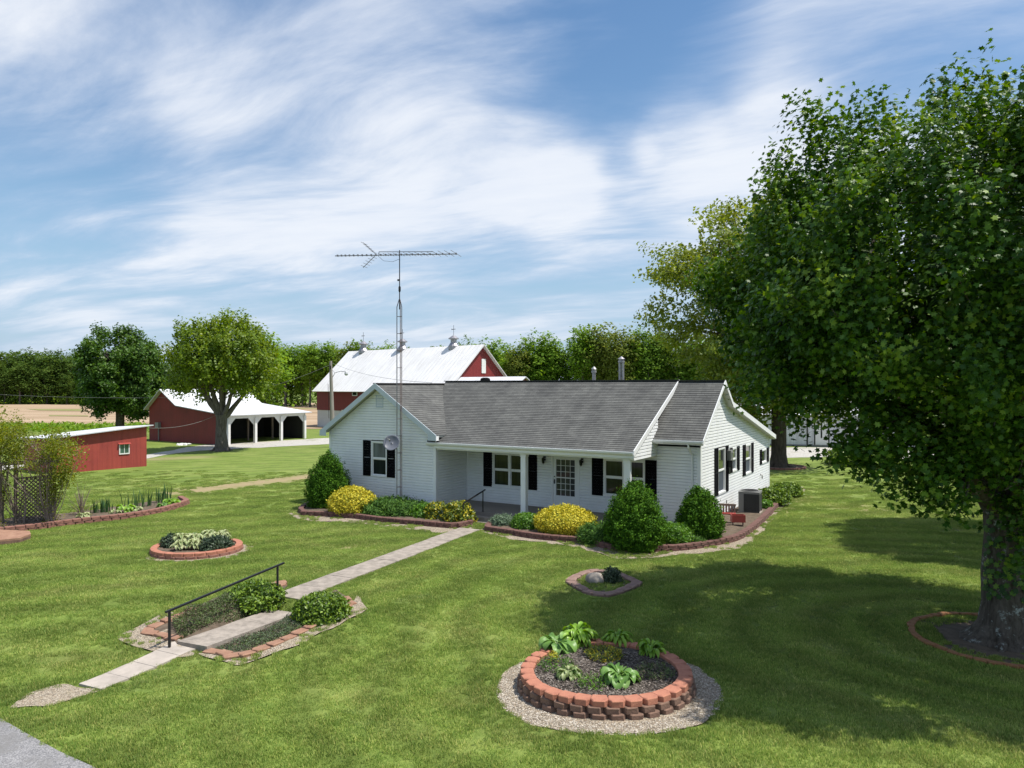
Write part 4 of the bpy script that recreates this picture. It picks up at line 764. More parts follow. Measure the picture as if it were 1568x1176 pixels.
# round bed in front
RC = (1.63, 13.12); RR_ = 1.54
ring = thing('flower_bed', (RC[0], RC[1], 0), 0, 'round raised flower bed of brown blocks capped with bright terracotta, ringed by pale gravel', 'flower bed')
border(ring, circ(*RC, RR_, RR_, 96, .3), ['brownblock', 'brownblock', 'terracotta'], .098, .30, .24, 'scallop', 0.0, 1, .028)
soil(ring, circ(*RC, RR_-.16, RR_-.16, 48)[:-1], .215, 'mulch', name='mulch', bump=.025)
outl = smoothpoly([(RC[0]+.03+r*math.cos(a), RC[1]-.12+r*math.sin(a)) for a, r in [(2*PI*i/14, 1.90+.07*math.sin(i*2.3)) for i in range(14)]], 5, .05)
sheet('gravel', outl, MAT['gravel'], .015, sub=.25); EXC.append(outl)
def scatter(name, n, samp, mat, size, z, kind, zs=.5, elong=1.0):
    g = Geo(); P = samp(n); tmpl = np.array([(1, 0, 0), (0, 1, 0), (-1, 0, 0), (0, -1, 0), (0, 0, 1), (0, 0, -1)]); Fc = np.array([(0, 1, 4), (1, 2, 4), (2, 3, 4), (3, 0, 4), (1, 0, 5), (2, 1, 5), (3, 2, 5), (0, 3, 5)])
    s = size*RNG.uniform(.5, 1.3, (n, 1, 1)); V = tmpl[None]*s*RNG.uniform(.6, 1.3, (n, 6, 1))*[elong, 1/elong, zs]; a = RNG.uniform(0, 2*PI, n); ca, sa = np.cos(a)[:, None], np.sin(a)[:, None]
    X = V[:, :, 0]*ca-V[:, :, 1]*sa; Y = V[:, :, 0]*sa+V[:, :, 1]*ca; tilt = RNG.uniform(-.5, .5, (n, 1)) if elong > 1 else 0
    V = np.stack([X+P[:, :1], Y+P[:, 1:2], V[:, :, 2]+X*tilt+T(P[:, 0], P[:, 1])[:, None]+z], -1).reshape(-1, 3)
    g.add(V, (Fc[None]+np.arange(n)[:, None, None]*6).reshape(-1, 3), np.repeat(RNG.random(n), 6)); return obj(name, g, MAT[mat] if isinstance(mat, str) else mat, kind=kind)
def annulus(cx, cy, r0, r1):
    def f(n): a = RNG.uniform(0, 2*PI, n); r = np.sqrt(RNG.uniform(r0*r0, r1*r1, n)); return np.stack([cx+r*np.cos(a), cy+r*np.sin(a)], -1)
    return f
o = scatter('gravel_stones', 6500, annulus(RC[0]+.03, RC[1]-.12, 1.5, 1.93), foliage('gravel_stone', [(.20, .16, .12), (.38, .33, .26), (.54, .49, .42)], 0, .85), .016, .02, 'stuff'); meta(o, 'loose pale gravel stones around the round terracotta topped bed', 'gravel')
o = scatter('mulch_chips', 6000, annulus(*RC, 0, RR_-.22), MAT['chip'], .02, .235, 'stuff', .3, 1.7); meta(o, 'dark grey bark chips covering the round bed', 'mulch')
# oval bed on the left lawn
OC = gp(302, 843.5); OCx, OCy = OC[0], OC[1]
oval = thing('flower_bed', (OCx, OCy, OC[2]), 0, 'small oval red-edged bed on the left lawn, full of white and green hostas', 'flower bed')
border(oval, circ(OCx, OCy, 1.38, 1.30, 60, 1.0), ['redblock', 'terracotta'], .095, .32, .2, 'wall', 0, 1, .02)
soil(oval, circ(OCx, OCy, 1.2, 1.12, 40)[:-1], .13, 'soil'); EXC.append(circ(OCx+.08, OCy-.05, 1.45, 1.40, 30)[:-1])
ol = smoothpoly([(OCx+.12+r*math.cos(a), OCy-.08+r*math.sin(a)) for a, r in [(2*PI*i/12, 1.48+.1*math.sin(i*1.9)) for i in range(12)]], 4, .08); sheet('bare_soil', ol, MAT['gravel'], .012, sub=.3)
# flat stone bed with boulder
KC = gp(922, 893.5); kp = [gp(*q) for q in ((868, 892), (880, 902), (902, 911), (930, 914.5), (952, 910), (970, 902), (981, 894), (962, 884), (940, 878), (915, 875), (893, 877), (877, 884))]
kb = thing('flower_bed', KC, 0, 'low ring of flat plum coloured stones round a boulder, near the tree shade', 'flower bed')
kps = smoothpoly(kp, 5); border(kb, kps+[kps[0]], ['purplestone'], .07, .34, .24, 'flat', .0, 1, 0, gap=1.02, jit=.02)
soil(kb, kps, .0, 'soil', bump=.02); INNER = kps; EXC.append([((x-KC[0])*1.12+KC[0], (y-KC[1])*1.12+KC[1]) for x, y in kps])
# beds beside the steps
sb = thing('flower_bed', gp(420, 960), 0, 'low bed on the right of the garden steps edged with flat tan stones', 'flower bed')
sp = [gp(*q) for q in ((309, 1001), (333, 1006), (353, 1012), (379, 1008), (404, 998), (430, 988), (460, 975), (486, 960), (512, 948), (533, 936), (543, 926), (533, 917))]
border(sb, sp, ['flatstone'], .07, .34, .22, 'flat', 0, 1, 0, gap=1.0, jit=.03)
spoly = [p[:2] for p in sp]+[gp(515, 905)[:2], mr1[:2], mr0[:2]]; soil(sb, spoly, .035, 'soil', bump=.015); EXC.append(spoly)
sb2 = thing('flower_bed', gp(330, 930), 0, 'low bed on the left of the garden steps behind the long handrail', 'flower bed')
sp2 = [gp(*q) for q in ((268, 985), (254, 982), (234, 977), (216, 974), (222, 965), (240, 956), (258, 949), (300, 931), (350, 910), (400, 897), (430, 893), (441, 898))]
border(sb2, sp2[:8], ['flatstone'], .07, .34, .22, 'flat', 0, -1, 0, jit=.03); border(sb2, sp2[9:], ['flatstone'], .07, .34, .22, 'flat', 0, -1, 0, jit=.03)
spoly2 = [p[:2] for p in sp2]+[ml1[:2], ml0[:2]]; soil(sb2, spoly2, .035, 'soil', bump=.015); EXC.append(spoly2)
STEPED = []
for nm, pxs in (('bare_edge', ((185, 975), (215, 957), (262, 940), (262, 980), (300, 1003), (270, 1008), (235, 998), (205, 990))), ('bare_edge', ((305, 1003), (340, 1016), (375, 1019), (420, 1000), (465, 984), (520, 956), (560, 936), (548, 915), (535, 925), (500, 950), (440, 980), (380, 1004), (340, 1005)))):
    q = smoothpoly([gp(*p) for p in pxs], 4, .08); sheet(nm, q, MAT['gravel'], .032, sub=.25); STEPED.append(q)
# house beds
STRIP = list(STEPED); EXC.append(DRY)     # gravel strips where thin grass creeps in
hb1 = thing('flower_bed', gp(590, 790), 0, 'raised bed of dark red blocks under the left wing window, left of the front walk', 'flower bed')
b1 = [gp(*q) for q in ((462, 778), (456, 785), (462, 790.5), (500, 792), (542, 795), (583, 800.5), (644, 806), (690, 810), (706, 809), (722.5, 805), (727, 799))]
border(hb1, b1, ['houseblock', 'houseblock'], .10, .30, .2, 'wall', 0, -1 if False else 1, .01)
p1 = [p[:2] for p in b1]+[hw(SU0-.12, -2.4)[:2], hw(-10.2, -2.25)[:2], hw(-16.0, -2.25)[:2], hw(-17.6, -1.6)[:2]]; soil(hb1, p1, .12, 'soil')
st1 = [gp(*q) for q in ((446, 787), (470, 797), (545, 801), (583, 806), (644, 813), (676, 818), (700, 822), (722, 812), (724, 804), (690, 806), (583, 797), (500, 788), (460, 780))]
q = smoothpoly(st1, 5, .22); sheet('gravel_strip', q, MAT['gravel'], .022, sub=.35); STRIP.append(q); EXC.append(p1)
hb2 = thing('flower_bed', gp(1000, 835), 0, 'long curving raised bed of dark red blocks along porch and right house wall', 'flower bed')
b2 = [gp(*q) for q in ((748, 805), (742, 811), (746, 815), (780, 820), (815, 826), (860, 830.5), (900, 834), (926, 841.5), (968, 847), (1010, 846), (1053, 843.5), (1100, 836), (1139, 825), (1172, 799), (1196, 773), (1219, 752), (1212, 748), (1196, 748))]
b2 = [(x, y) for x, y, *_ in b2]; bb = [b2[0]]+smoothpoly(b2, 4)[4:-8]+[b2[-1]]
border(hb2, bb, ['houseblock', 'houseblock'], .10, .31, .21, 'wall', 0, 1, .01)
p2 = bb+[hw(.02, BW)[:2], hw(.02, .02)[:2], hw(RU+.3, 0)[:2], hw(RU+.3, -2.2)[:2], hw(SU1+.15, -2.35)[:2]]; soil(hb2, p2, .13, 'soil')
st2 = [gp(*q) for q in ((744, 808), (742, 817), (780, 825), (820, 831), (870, 837), (905, 846), (943, 855.5), (976, 857.5), (1036, 852.5), (1100, 845.5), (1152, 830), (1188, 786), (1232, 752), (1216, 746), (1190, 772), (1165, 797), (1135, 820), (1100, 831), (1050, 839), (960, 842), (920, 836), (860, 826), (800, 817))]
q = smoothpoly(st2, 5, .2); sheet('gravel_strip', q, MAT['gravel'], .022, sub=.35); STRIP.append(q); EXC.append([tuple(p[:2]) for p in p2])
# back left long bed
lb = thing('flower_bed', gp(180, 795), 0, 'long low curved bed of pinkish red blocks beyond the left lawn, planted with irises', 'flower bed')
b3 = [gp(*q)[:2] for q in ((-60, 826), (0, 818), (60, 811.5), (120, 803.5), (200, 794.5), (250, 785.5), (283, 775.5), (291, 770), (280, 766))]; bb3 = smoothpoly(b3, 3)[:-6]+[b3[-1]]
border(lb, bb3, ['redblock', 'redblock'], .11, .31, .22, 'wall', 0, 1, .02)
bk = [gp(*q)[:2] for q in ((235, 771), (180, 780), (105, 790), (40, 796), (-60, 803))]; p3 = bb3+bk; soil(lb, p3, .12, 'soil'); EXC.append(p3)
g = Geo(); 
pl = thing('stone_step', gp(8, 832), 0, 'low brown slab step at the left edge of the lawn in front of the lattice', 'step')
q = [gp(*q) for q in ((-60, 836), (0, 835), (30, 832), (47, 826), (45, 821), (0, 819), (-60, 822))]; g = Geo(); o = pl.location
prism(g, ccw([(p[0]-o.x, p[1]-o.y) for p in q]), -.05, .12); obj('base_course', g, MAT['brownblock'], pl); g = Geo(); prism(g, ccw([((p[0]-o.x)*1.03-.02, (p[1]-o.y)*1.03) for p in q]), .121, .18); obj('top_slab', g, MAT['flatstone'], pl)
# handrails
def at_pt(px, pyb, z): q = gz(px, pyb, z); return q
a = at_pt(259.5, 1000, -.31); zt = H-(935-HY)/F*a[1]; b = at_pt(425, 917, .02); zt2 = H-(866-HY)/F*b[1]
rail('handrail', (a, zt), (b, zt2), .03, .07, 'long black iron handrail with two posts along the garden steps')
a = hw(uf(709.5, -3.6), -3.6, .03); zt = H-(771-HY)/F*a[1]; b = hw(uf(739.5, -2.25), -2.25, .30); zt2 = H-(752-HY)/F*b[1]
rail('handrail', (a, zt), (b, zt2), .0, .12, 'short black iron handrail rising to the front porch')
# ---------------- foliage builders ----------------
TM = dict(maple=np.array([(0, -.5), (.20, -.24), (.5, -.22), (.33, .04), (.46, .32), (.17, .22), (0, .56), (-.17, .22), (-.46, .32), (-.33, .04), (-.5, -.22), (-.20, -.24)]),
          diamond=np.array([(0, -.5), (.3, -.02), (0, .5), (-.3, -.02)]), thin=np.array([(0, -.5), (.13, 0), (0, .5), (-.13, 0)]),
          rag=np.array([(-.5, -.2), (-.1, -.5), (.35, -.35), (.5, .1), (.12, .18), (.15, .5), (-.3, .4), (-.22, .05)]))
def leaves(g, C, Nrm, size, tmpl, droop=.25, point=None, rnd=None):
    """leaf faces at C (n,3) facing Nrm; point: direction the leaf axis leans to"""
    n = len(C); t = TM[tmpl]; k = len(t); Nrm = Nrm/np.maximum(np.linalg.norm(Nrm, axis=1, keepdims=True), 1e-6)
    A = RNG.normal(size=(n, 3)) if point is None else point+RNG.normal(size=(n, 3))*.35
    A = A-Nrm*(A*Nrm).sum(1, keepdims=True); A /= np.maximum(np.linalg.norm(A, axis=1, keepdims=True), 1e-6); B = np.cross(A, Nrm)
    s = np.broadcast_to(np.asarray(size, float), (n,))[:, None, None]
    V = C[:, None, :]+(B[:, None, :]*t[None, :, 0:1]+A[:, None, :]*t[None, :, 1:2])*s-Nrm[:, None, :]*(droop*(t**2).sum(1)[None, :, None]*s)
    r = RNG.random(n) if rnd is None else rnd
    g.add(V.reshape(-1, 3), np.arange(n*k).reshape(n, k), np.repeat(r, k))
def sph(n): v = RNG.normal(size=(n, 3)); return v/np.linalg.norm(v, axis=1, keepdims=True)
def crown_centers(n, rad, amp=.18, seed=1, power=.45, flat=.0, freq=1.9):
    d = sph(n); r = 1+amp*vnoise(d*freq+seed*7.3, seed)+amp*.6*vnoise(d*freq*2.4+seed*3.1, seed+5)
    s = 1-power*RNG.random(n)**1.6; P = d*(r*s)[:, None]*np.array(rad)
    if flat: P[:, 2] = np.where(P[:, 2] < 0, P[:, 2]*(1-flat), P[:, 2])
    return P, d
def leafy(g, centers, dirs, per, spread, size, tmpl, up=.6, out=.5, rise=0.0, droop=.25):
    n = len(centers); R = np.clip(RNG.normal(size=(n, per, 3)), -1.7, 1.7)*np.asarray(spread); 
    if rise: R[:, :, 2] += RNG.random((n, per))*rise*np.clip(dirs[:, None, 2], 0, 1)
    C = (centers[:, None, :]+R).reshape(-1, 3); D = np.repeat(dirs, per, 0)
    N_ = D*out+np.array([0, 0, up])+RNG.normal(size=C.shape)*.45; cl = np.repeat(RNG.random(n)*.5, per)+RNG.random(n*per)*.5
    leaves(g, C, N_, size*RNG.uniform(.7, 1.25, len(C)), tmpl, droop, rnd=cl)
def limb(g, p, q, r0, r1, bend=.15, n=7, seg=8, seed=0, sag=0.0):
    p = Vector(p); q = Vector(q); d = q-p; L = d.length; s = d.normalized().orthogonal()
    pts = []; rs = []; r = random.Random(seed); ph = r.uniform(0, 6); s2 = d.normalized().cross(s)
    for i in range(n+1):
        t = i/n; w = math.sin(PI*t)*bend*L; pts.append(p+d*t+(s*math.cos(ph)+s2*math.sin(ph))*w*.5+Vector((0, 0, 1))*w*.7*(1 if sag == 0 else -sag)+Vector((r.uniform(-1, 1), r.uniform(-1, 1), r.uniform(-1, 1)))*L*.015*(0 < i < n)); rs.append(r0+(r1-r0)*t**.8)
    g.tube(pts, rs, seg, rough=.08, seed=seed); return pts, rs
def make_tree(name, loc, label, cat, trunk_r, trunk_h, crown_c, rad, nclus, per, spread, lsize, tmpl, lmat, bmat, amp=.18, seed=1, power=.45, limbs=9, twigs=120, flare=1.6, rise=0, up=.6, extra=None, group=None, lean=(0, 0), freq=1.9, out=.5, flat=0, fork=None, inner=0, cut=False, boughs=0, bspread=(.4, .4, .5), shoots=0, square=0.0, vase=0):
    t = thing(name, loc, 0, label, cat, group); cc = np.array(crown_c, float); random.seed(seed)
    def centers(n, pw=power):
        P, D = crown_centers(n, rad, amp, seed, pw, flat, freq)
        if square: q = P/np.array(rad); e = np.arctan2(q[:, 2], np.hypot(q[:, 0], q[:, 1])); P = P*(1+square*np.abs(np.sin(2*e)))[:, None]
        return P, D
    if boughs:
        B, BD = centers(boughs); m = nclus//boughs; P = (B[:, None, :]+np.clip(RNG.normal(size=(boughs, m, 3)), -1.8, 1.8)*np.array(bspread)).reshape(-1, 3); D = np.repeat(BD, m, 0)+RNG.normal(size=(boughs*m, 3))*.35; D /= np.linalg.norm(D, axis=1, keepdims=True)
    else: P, D = centers(nclus)
    P = P+cc
    if vase: k = ~((P[:, 2] < cc[2]-rad[2]*.1) & (np.hypot(P[:, 0]-cc[0], P[:, 1]-cc[1]) < (cc[2]-rad[2]*.1-P[:, 2])*vase+.3)) & ~(P[:, 2] < cc[2]-rad[2]*.92); P, D = P[k], D[k]
    if cut:      # low boughs on the house side stay clear of the ground, as pruned
        k = ~((P[:, 0] < -2.2) & (P[:, 2] < 4.65-(P[:, 0]+2.2)*.42)) & ~((P[:, 0] < .6) & (P[:, 2] < 4.15)); P, D = P[k], D[k]
    if extra is not None: e = np.array(extra, float); P = np.concatenate([P, e]); D = np.concatenate([D, np.tile([-.3, -.3, .3], (len(e), 1))])
    g = Geo(); leafy(g, P, D, per, spread, lsize, tmpl, up, out, rise)
    if shoots:
        SP, SD = centers(shoots*2, .12); k = SD[:, 2] > -.1; SP, SD = SP[k][:shoots]+cc, SD[k][:shoots]; m = 24; t_ = RNG.random((len(SP), m, 1))
        ax = SD*[.55, .55, .3]+[0, 0, .75]; C = (SP-SD*.12)[:, None, :]+ax[:, None, :]*t_*RNG.uniform(.25, .75, (len(SP), 1, 1))+np.clip(RNG.normal(size=(len(SP), m, 3)), -1.5, 1.5)*.075*(1.1-t_)
        C = C.reshape(-1, 3); leaves(g, C, RNG.normal(size=C.shape)*.7+np.repeat(SD, m, 0)*.5+[0, 0, .3], lsize*RNG.uniform(.6, 1.1, len(C)), tmpl, .3, rnd=.35+.65*RNG.random(len(C)))
    if inner: Pi, Di = crown_centers(inner, np.array(rad)*.72, amp, seed+9, .8); leafy(g, Pi+cc, Di, 14, np.asarray(spread)*1.6, lsize*1.35, 'rag' if tmpl == 'maple' else tmpl, up, out)
    obj('crown', g, MAT[lmat] if isinstance(lmat, str) else lmat, t)
    w = Geo(); hs = [-.25, 0, .12, .35, .8, trunk_h*.5, trunk_h*.8, trunk_h]; rs = [trunk_r*f for f in (flare*1.15, flare, flare*.82, 1.17, 1.02, .96, .93, 1.0)]
    w.tube([(lean[0]*h/trunk_h+.03*math.sin(h*3), lean[1]*h/trunk_h, h) for h in hs], rs, 18, rough=.10, seed=seed); top = Vector((lean[0], lean[1], trunk_h))
    for i in range(6):
        a = i*PI/3+seed; w.tube([(math.cos(a)*trunk_r*.75, math.sin(a)*trunk_r*.75, .34), (math.cos(a)*trunk_r*1.35, math.sin(a)*trunk_r*1.35, .07), (math.cos(a)*trunk_r*2.2, math.sin(a)*trunk_r*2.2, -.06)], [trunk_r*.34, trunk_r*.26, trunk_r*.08], 7, rough=.15, seed=i)
    ends = []
    for i in range(limbs):
        if fork and i < len(fork): q = Vector(fork[i])
        else:
            a = 2*PI*i/limbs*1.618*limbs/ max(limbs, 1)+seed; e = random.uniform(.1, .95); q = Vector(cc)+Vector((math.cos(a)*rad[0]*(1-e*.6), math.sin(a)*rad[1]*(1-e*.6), rad[2]*(e*1.25-.45)))*.62
        s = top-Vector((0, 0, random.uniform(.0, .22)*trunk_h)); r0 = trunk_r*random.uniform(.42, .62); pts, rr = limb(w, s, q, r0, r0*.28, .12, 7, 9, seed*31+i)
        ends += [(p, r) for p, r in zip(pts[2:], rr[2:])]
    idx = RNG.choice(len(P), min(twigs, len(P)), replace=False)
    EP = np.array([[p.x, p.y, p.z] for p, r in ends])
    for k, j in enumerate(idx):
        q = P[j]; di = np.linalg.norm(EP-q, axis=1)+np.maximum(0, EP[:, 2]-q[2])*.5; m = int(np.argmin(di)); p, r = ends[m]; limb(w, p, q, min(r*.6, .07*trunk_r/.4), .008, .10, 4, 5, seed*77+k)
    obj('trunk', w, MAT[bmat], t, smooth=True); return t
# ---------------- big maple on the right ----------------
BX, BY = gp(1540, 981)[:2]
ex = []
def hang(px, py, Y, n, sx, sz):
    c = at(px, py, Y)
    for _ in range(n): ex.append((c[0]+random.gauss(0, sx)-BX, c[1]+random.gauss(0, .5)-BY, c[2]+random.gauss(0, sz)))
random.seed(5)
hang(1345, 695, 13.8, 26, .38, .14); hang(1305, 685, 13.8, 10, .22, .10); hang(1385, 730, 13.6, 22, .34, .16); hang(1425, 745, 13.6, 20, .26, .20); hang(1432, 772, 13.5, 6, .08, .12); hang(1320, 615, 14, 44, .5, .25); hang(1222, 595, 14.5, 22, .35, .2); hang(1420, 680, 14, 44, .5, .2); hang(1470, 705, 14, 30, .3, .15); hang(1410, 630, 14.5, 80, .8, .3); hang(1500, 690, 14.3, 50, .4, .3); hang(1560, 790, 14.6, 26, .12, .5); hang(1545, 725, 14.5, 20, .25, .2); hang(1475, 762, 14, 5, .1, .06); hang(1180, 580, 14.8, 24, .35, .3); hang(1212, 640, 14.8, 8, .12, .10)
big = make_tree('maple_tree', (BX, BY, 0), 'huge dark green maple filling the right side, bricks round its thick trunk', 'tree', .43, 2.75, (0, .4, 7.0), (5.1, 4.85, 3.2), 6000, 31, (.15, .15, .18), .108, 'maple', 'maple', 'bark', .10, 3, .28, 10, 200, 1.75, .8, .5, ex, freq=3.0, flat=.24, cut=True, boughs=350, bspread=(.25, .25, .36), shoots=600, square=.18,
    fork=[(-2.9, -1.2, 5.0), (-3.4, .8, 6.2), (-1.6, -2.4, 5.6), (1.8, -1.5, 6.2), (.5, 2.5, 6.5), (0, 0, 9.5), (-2, 1.8, 8), (2.4, 1.6, 8), (2.5, -2, 4.8), (-1.2, -.9, 8.8)], inner=1100)
g = Geo(); P = np.stack([RNG.uniform(-.5, .5, 240), np.full(240, -.0), RNG.uniform(.9, 3.0, 240)], -1); a = RNG.uniform(-PI, .3, 240); P[:, 0] = .46*np.cos(a); P[:, 1] = .46*np.sin(a)
leaves(g, P, np.stack([np.cos(a), np.sin(a), np.full(240, .3)], -1), .13, 'maple', .2); obj('trunk_leaves', g, MAT['maple'], big)
brr = thing('edging_ring', (BX, BY, 0), 0, 'ring of orange bricks laid flat round the big maple trunk', 'edging'); border(brr, circ(BX, BY, 1.78, 1.75, 48, .4), ['treebrick'], .06, .25, .12, 'flat', 0, 1, 0, jit=.03)
ol = smoothpoly([(BX+r*math.cos(a), BY+r*math.sin(a)) for a, r in [(2*PI*i/14, 1.5+.35*math.sin(i*1.7)) for i in range(14)]], 4, .15); sheet('bare_soil', ol, MAT['soil'], .008, sub=.4)
EXC.append(circ(BX, BY, 1.25, 1.2, 20)[:-1])
side = copy_tree(big); side.location = (19.4, 24.6, 0); side.rotation_euler = (0, 0, 2.2); side.scale = (.86, .86, .86); side['label'] = 'second maple farther right, just outside the picture, its crown glimpsed behind the big one'; side['category'] = 'tree'
r2 = thing('edging_ring', (19.4, 24.6, 0), 0, 'broken ring of dark edging stones at far right in the shade beyond the big trunk', 'edging'); border(r2, circ(19.4, 24.6, 2.1, 1.9, 40, .4), ['brownblock'], .06, .28, .14, 'flat', 0, 1, 0, jit=.03)
# rear oak
OX, OY = gp(1192, 716)[:2]
make_tree('oak_tree', (OX, OY, 0), 'tall sparse yellow-green oak standing behind the right end of the house', 'tree', .45, 5.0, (-.8, 0, 10.3), (6.6, 6, 7.2), 1400, 34, (.42, .42, .22), .19, 'rag', 'oak', 'bark3', .26, 11, .55, 13, 330, 1.6, 0, .5, freq=2.2, boughs=175, bspread=(.75, .75, .35), shoots=120,
    extra=[(random.uniform(-4.5, 1), random.uniform(-3, 2), random.uniform(3.6, 6.0)) for _ in range(110)])
r3 = thing('edging_ring', (OX, OY, 0), 0, 'low brick ring round the oak trunk behind the house', 'edging'); border(r3, circ(OX, OY, 1.7, 1.5, 36), ['redblock'], .12, .3, .16, 'flat', 0, 1, 0); soil(r3, circ(OX, OY, 1.5, 1.35, 24)[:-1], .08, 'soil')
# left trees
x, y, z = gp(184, 671); make_tree('maple_tree', (x, y, z), 'round dense dark maple standing behind the small red shed', 'tree', .42, 2.6, (0, 0, 6.1), (3.9, 3.9, 3.95), 1500, 24, (.26, .26, .22), .21, 'rag', 'maple2', 'bark', .10, 21, .30, 8, 70, 1.5, .8, .55, freq=2.8, inner=500, boughs=150, bspread=(.26, .26, .3), shoots=160, square=.06)
x, y, z = gp(339, 690.5); make_tree('maple_tree', (x, y, z), 'fresh green maple with forked grey trunk in front of the open shed', 'tree', .46, 2.9, (.1, 0, 6.9), (3.9, 3.8, 3.1), 1600, 22, (.24, .24, .28), .18, 'rag', 'maple3', 'bark2', .16, 33, .42, 8, 170, 1.45, .9, .5, freq=2.0, inner=160, boughs=160, bspread=(.28, .28, .36), shoots=240, square=.10, vase=1.3, fork=[(-1.6, 0, 6.2), (1.5, -.3, 6.6), (.4, .5, 8.2), (-.8, -1, 8), (2.6, .4, 5.6), (-2.6, .8, 6.5)])
# woods
def wood_proto(i):
    h = (15.5, 13.5, 16.5, 14.5, 12)[i]; low = (.25, .2, .38, .30, .08)[i]; rx = (2.6, 3.0, 2.5, 3.0, 3.0)[i]
    c = h*(1+low)/2; return dict(trunk_r=.26, trunk_h=h*low+1.5, crown_c=(0, 0, c), rad=(rx, rx, h*(1-low)/2), nclus=210, per=15, spread=(.55, .55, .4), lsize=.42, tmpl='rag', lmat=MAT['woods'][(0, 1, 1, 2, 0)[i]], bmat='bark2', amp=.38, seed=40+i, power=.7, limbs=5, twigs=26, flare=1.3, freq=2.3)
W1, W2 = 'leafy green tree in the tall wood behind the farmhouse and the big barn', 'leafy tree in the far shade-darkened wood beyond the bare field on the left'
protos = []; spots = []
random.seed(12)
def row(px0, px1, Y0, Y1, n, top, j=4, v=6):
    for i in range(n):
        px = px0+(px1-px0)*(i+random.uniform(.1, .9))/n; Y = Y0+(Y1-Y0)*(i+.5)/n+random.uniform(-j, j); tp = top(px)+random.uniform(-v, v); spots.append((px, Y, tp))
topR = lambda px: np.interp(px, [640, 700, 760, 820, 870, 905, 940, 990, 1040, 1100, 1300], [537, 526, 522, 516, 512, 496, 508, 500, 510, 515, 520])
row(655, 1120, 150, 128, 20, topR, 3, 12); row(640, 1130, 160, 138, 15, lambda p: topR(p)+6, 4, 14); row(640, 760, 172, 164, 6, lambda p: topR(p)+10); row(900, 1130, 160, 150, 4, lambda p: topR(p)+26)
row(1120, 1560, 135, 130, 10, lambda p: 525); nR = len(spots)
topM = lambda px: np.interp(px, [410, 440, 490, 530, 600, 680], [528, 522, 521, 524, 528, 532])
row(400, 690, 196, 170, 17, topM); row(400, 700, 206, 182, 15, lambda p: topM(p)+3)
topL = lambda px: np.interp(px, [-100, 0, 60, 120, 240, 330, 420], [534, 536, 535, 540, 548, 556, 545])
row(-60, 420, 224, 205, 28, topL, 4, 9); row(-60, 420, 236, 215, 26, lambda p: topL(p)+4); row(-50, 420, 216, 200, 20, lambda p: topL(p)+26, 2, 9)
for i in range(5):
    kw = wood_proto(i); px, Y, tp = spots[i*4]; q = at(px, HY, Y); protos.append(make_tree('woodland_tree', (q[0], q[1], 0), label=W1, cat='tree', group='trees of the wood behind the farmhouse', **kw))
hts = [15.5*1.04, 13.5*1.04, 16.5*1.04, 14.5*1.04, 12*1.04]
for k, (px, Y, tp) in enumerate(spots):
    q = at(px, tp, Y); hgt = q[2]
    if k < 20 and k % 4 == 0: i = k//4; t = protos[i]
    else: i = random.randrange(5) if k < nR+32 else random.choice((0, 1, 3, 4, 4)); t = copy_tree(protos[i])
    s = hgt/hts[i]; t.location = (q[0], q[1], 0); wd = s*random.uniform(.85, 1.2)*(1.0 if k < nR+32 else 1.25); t.scale = (wd, wd, s); t.rotation_euler = (0, 0, random.uniform(0, 6.28))
    if k >= nR+32: t['label'] = W2; t['group'] = 'trees of the far wood beyond the field'
    if k >= nR+32:
        for ch in t.children:
            if ch.name.startswith('crown'): ch.material_slots[0].link = 'OBJECT'; ch.material_slots[0].material = MAT['farwood_shaded']
# undergrowth at the foot of the woods
g = Geo(); P = []
for px0, px1, Y0, Y1, n in ((400, 1200, 196, 130, 300), (-100, 420, 219, 198, 420)):
    for i in range(n): t = random.random(); px = px0+(px1-px0)*t; Y = Y0+(Y1-Y0)*t+random.uniform(-3, 6); q = at(px, HY, Y); P.append((q[0], q[1], random.uniform(.2, 2.4)))
P = np.array(P); leafy(g, P, sph(len(P)), 26, (.9, .9, .6), .45, 'rag'); obj('undergrowth', g, MAT['woods'][0], kind='stuff', label='tangled green undergrowth along the foot of the woods', cat='undergrowth')
x, y, _ = at(405, 600, 92); t = copy_tree(protos[1]); t.location = (x, y, 0); t.scale = (.95, .95, .86); t['label'] = 'single green tree rising behind the open shed roof'; del t['group']; t['category'] = 'tree'
# weeds strip behind the shed
g = Geo(); P = np.array([gp(random.uniform(-40, 230), random.uniform(652, 662)) for _ in range(260)]); P[:, 2] += .25; leafy(g, P, sph(len(P)), 14, (.7, .7, .18), .28, 'rag'); obj('weeds', g, MAT['woods'][1], kind='stuff', label='strip of tall green weeds along the near edge of the bare field', cat='weeds')

# ---------------- outbuildings ----------------
def quv(g, A, B, C, D, flip=False):
    A, B, C, D = [Vector(q) for q in (A, B, C, D)]; w = (B-A).length; h = (D-A).length; w2 = (C-D).length
    g.add([A, B, C, D], [(3, 2, 1, 0)] if flip else [(0, 1, 2, 3)], uv=[(0, 0), (w, 0), (w2, h), (0, h)])
def roofplane(g, A, B, C, D, t=.08):
    quv(g, A, B, C, D); n = (Vector(B)-Vector(A)).cross(Vector(D)-Vector(A)).normalized()*t; a, b, c, d = [Vector(q)-n for q in (A, B, C, D)]
    g.add([a, b, c, d, A, B, C, D], [(3, 2, 1, 0), (0, 1, 5, 4), (1, 2, 6, 5), (2, 3, 7, 6), (3, 0, 4, 7)])
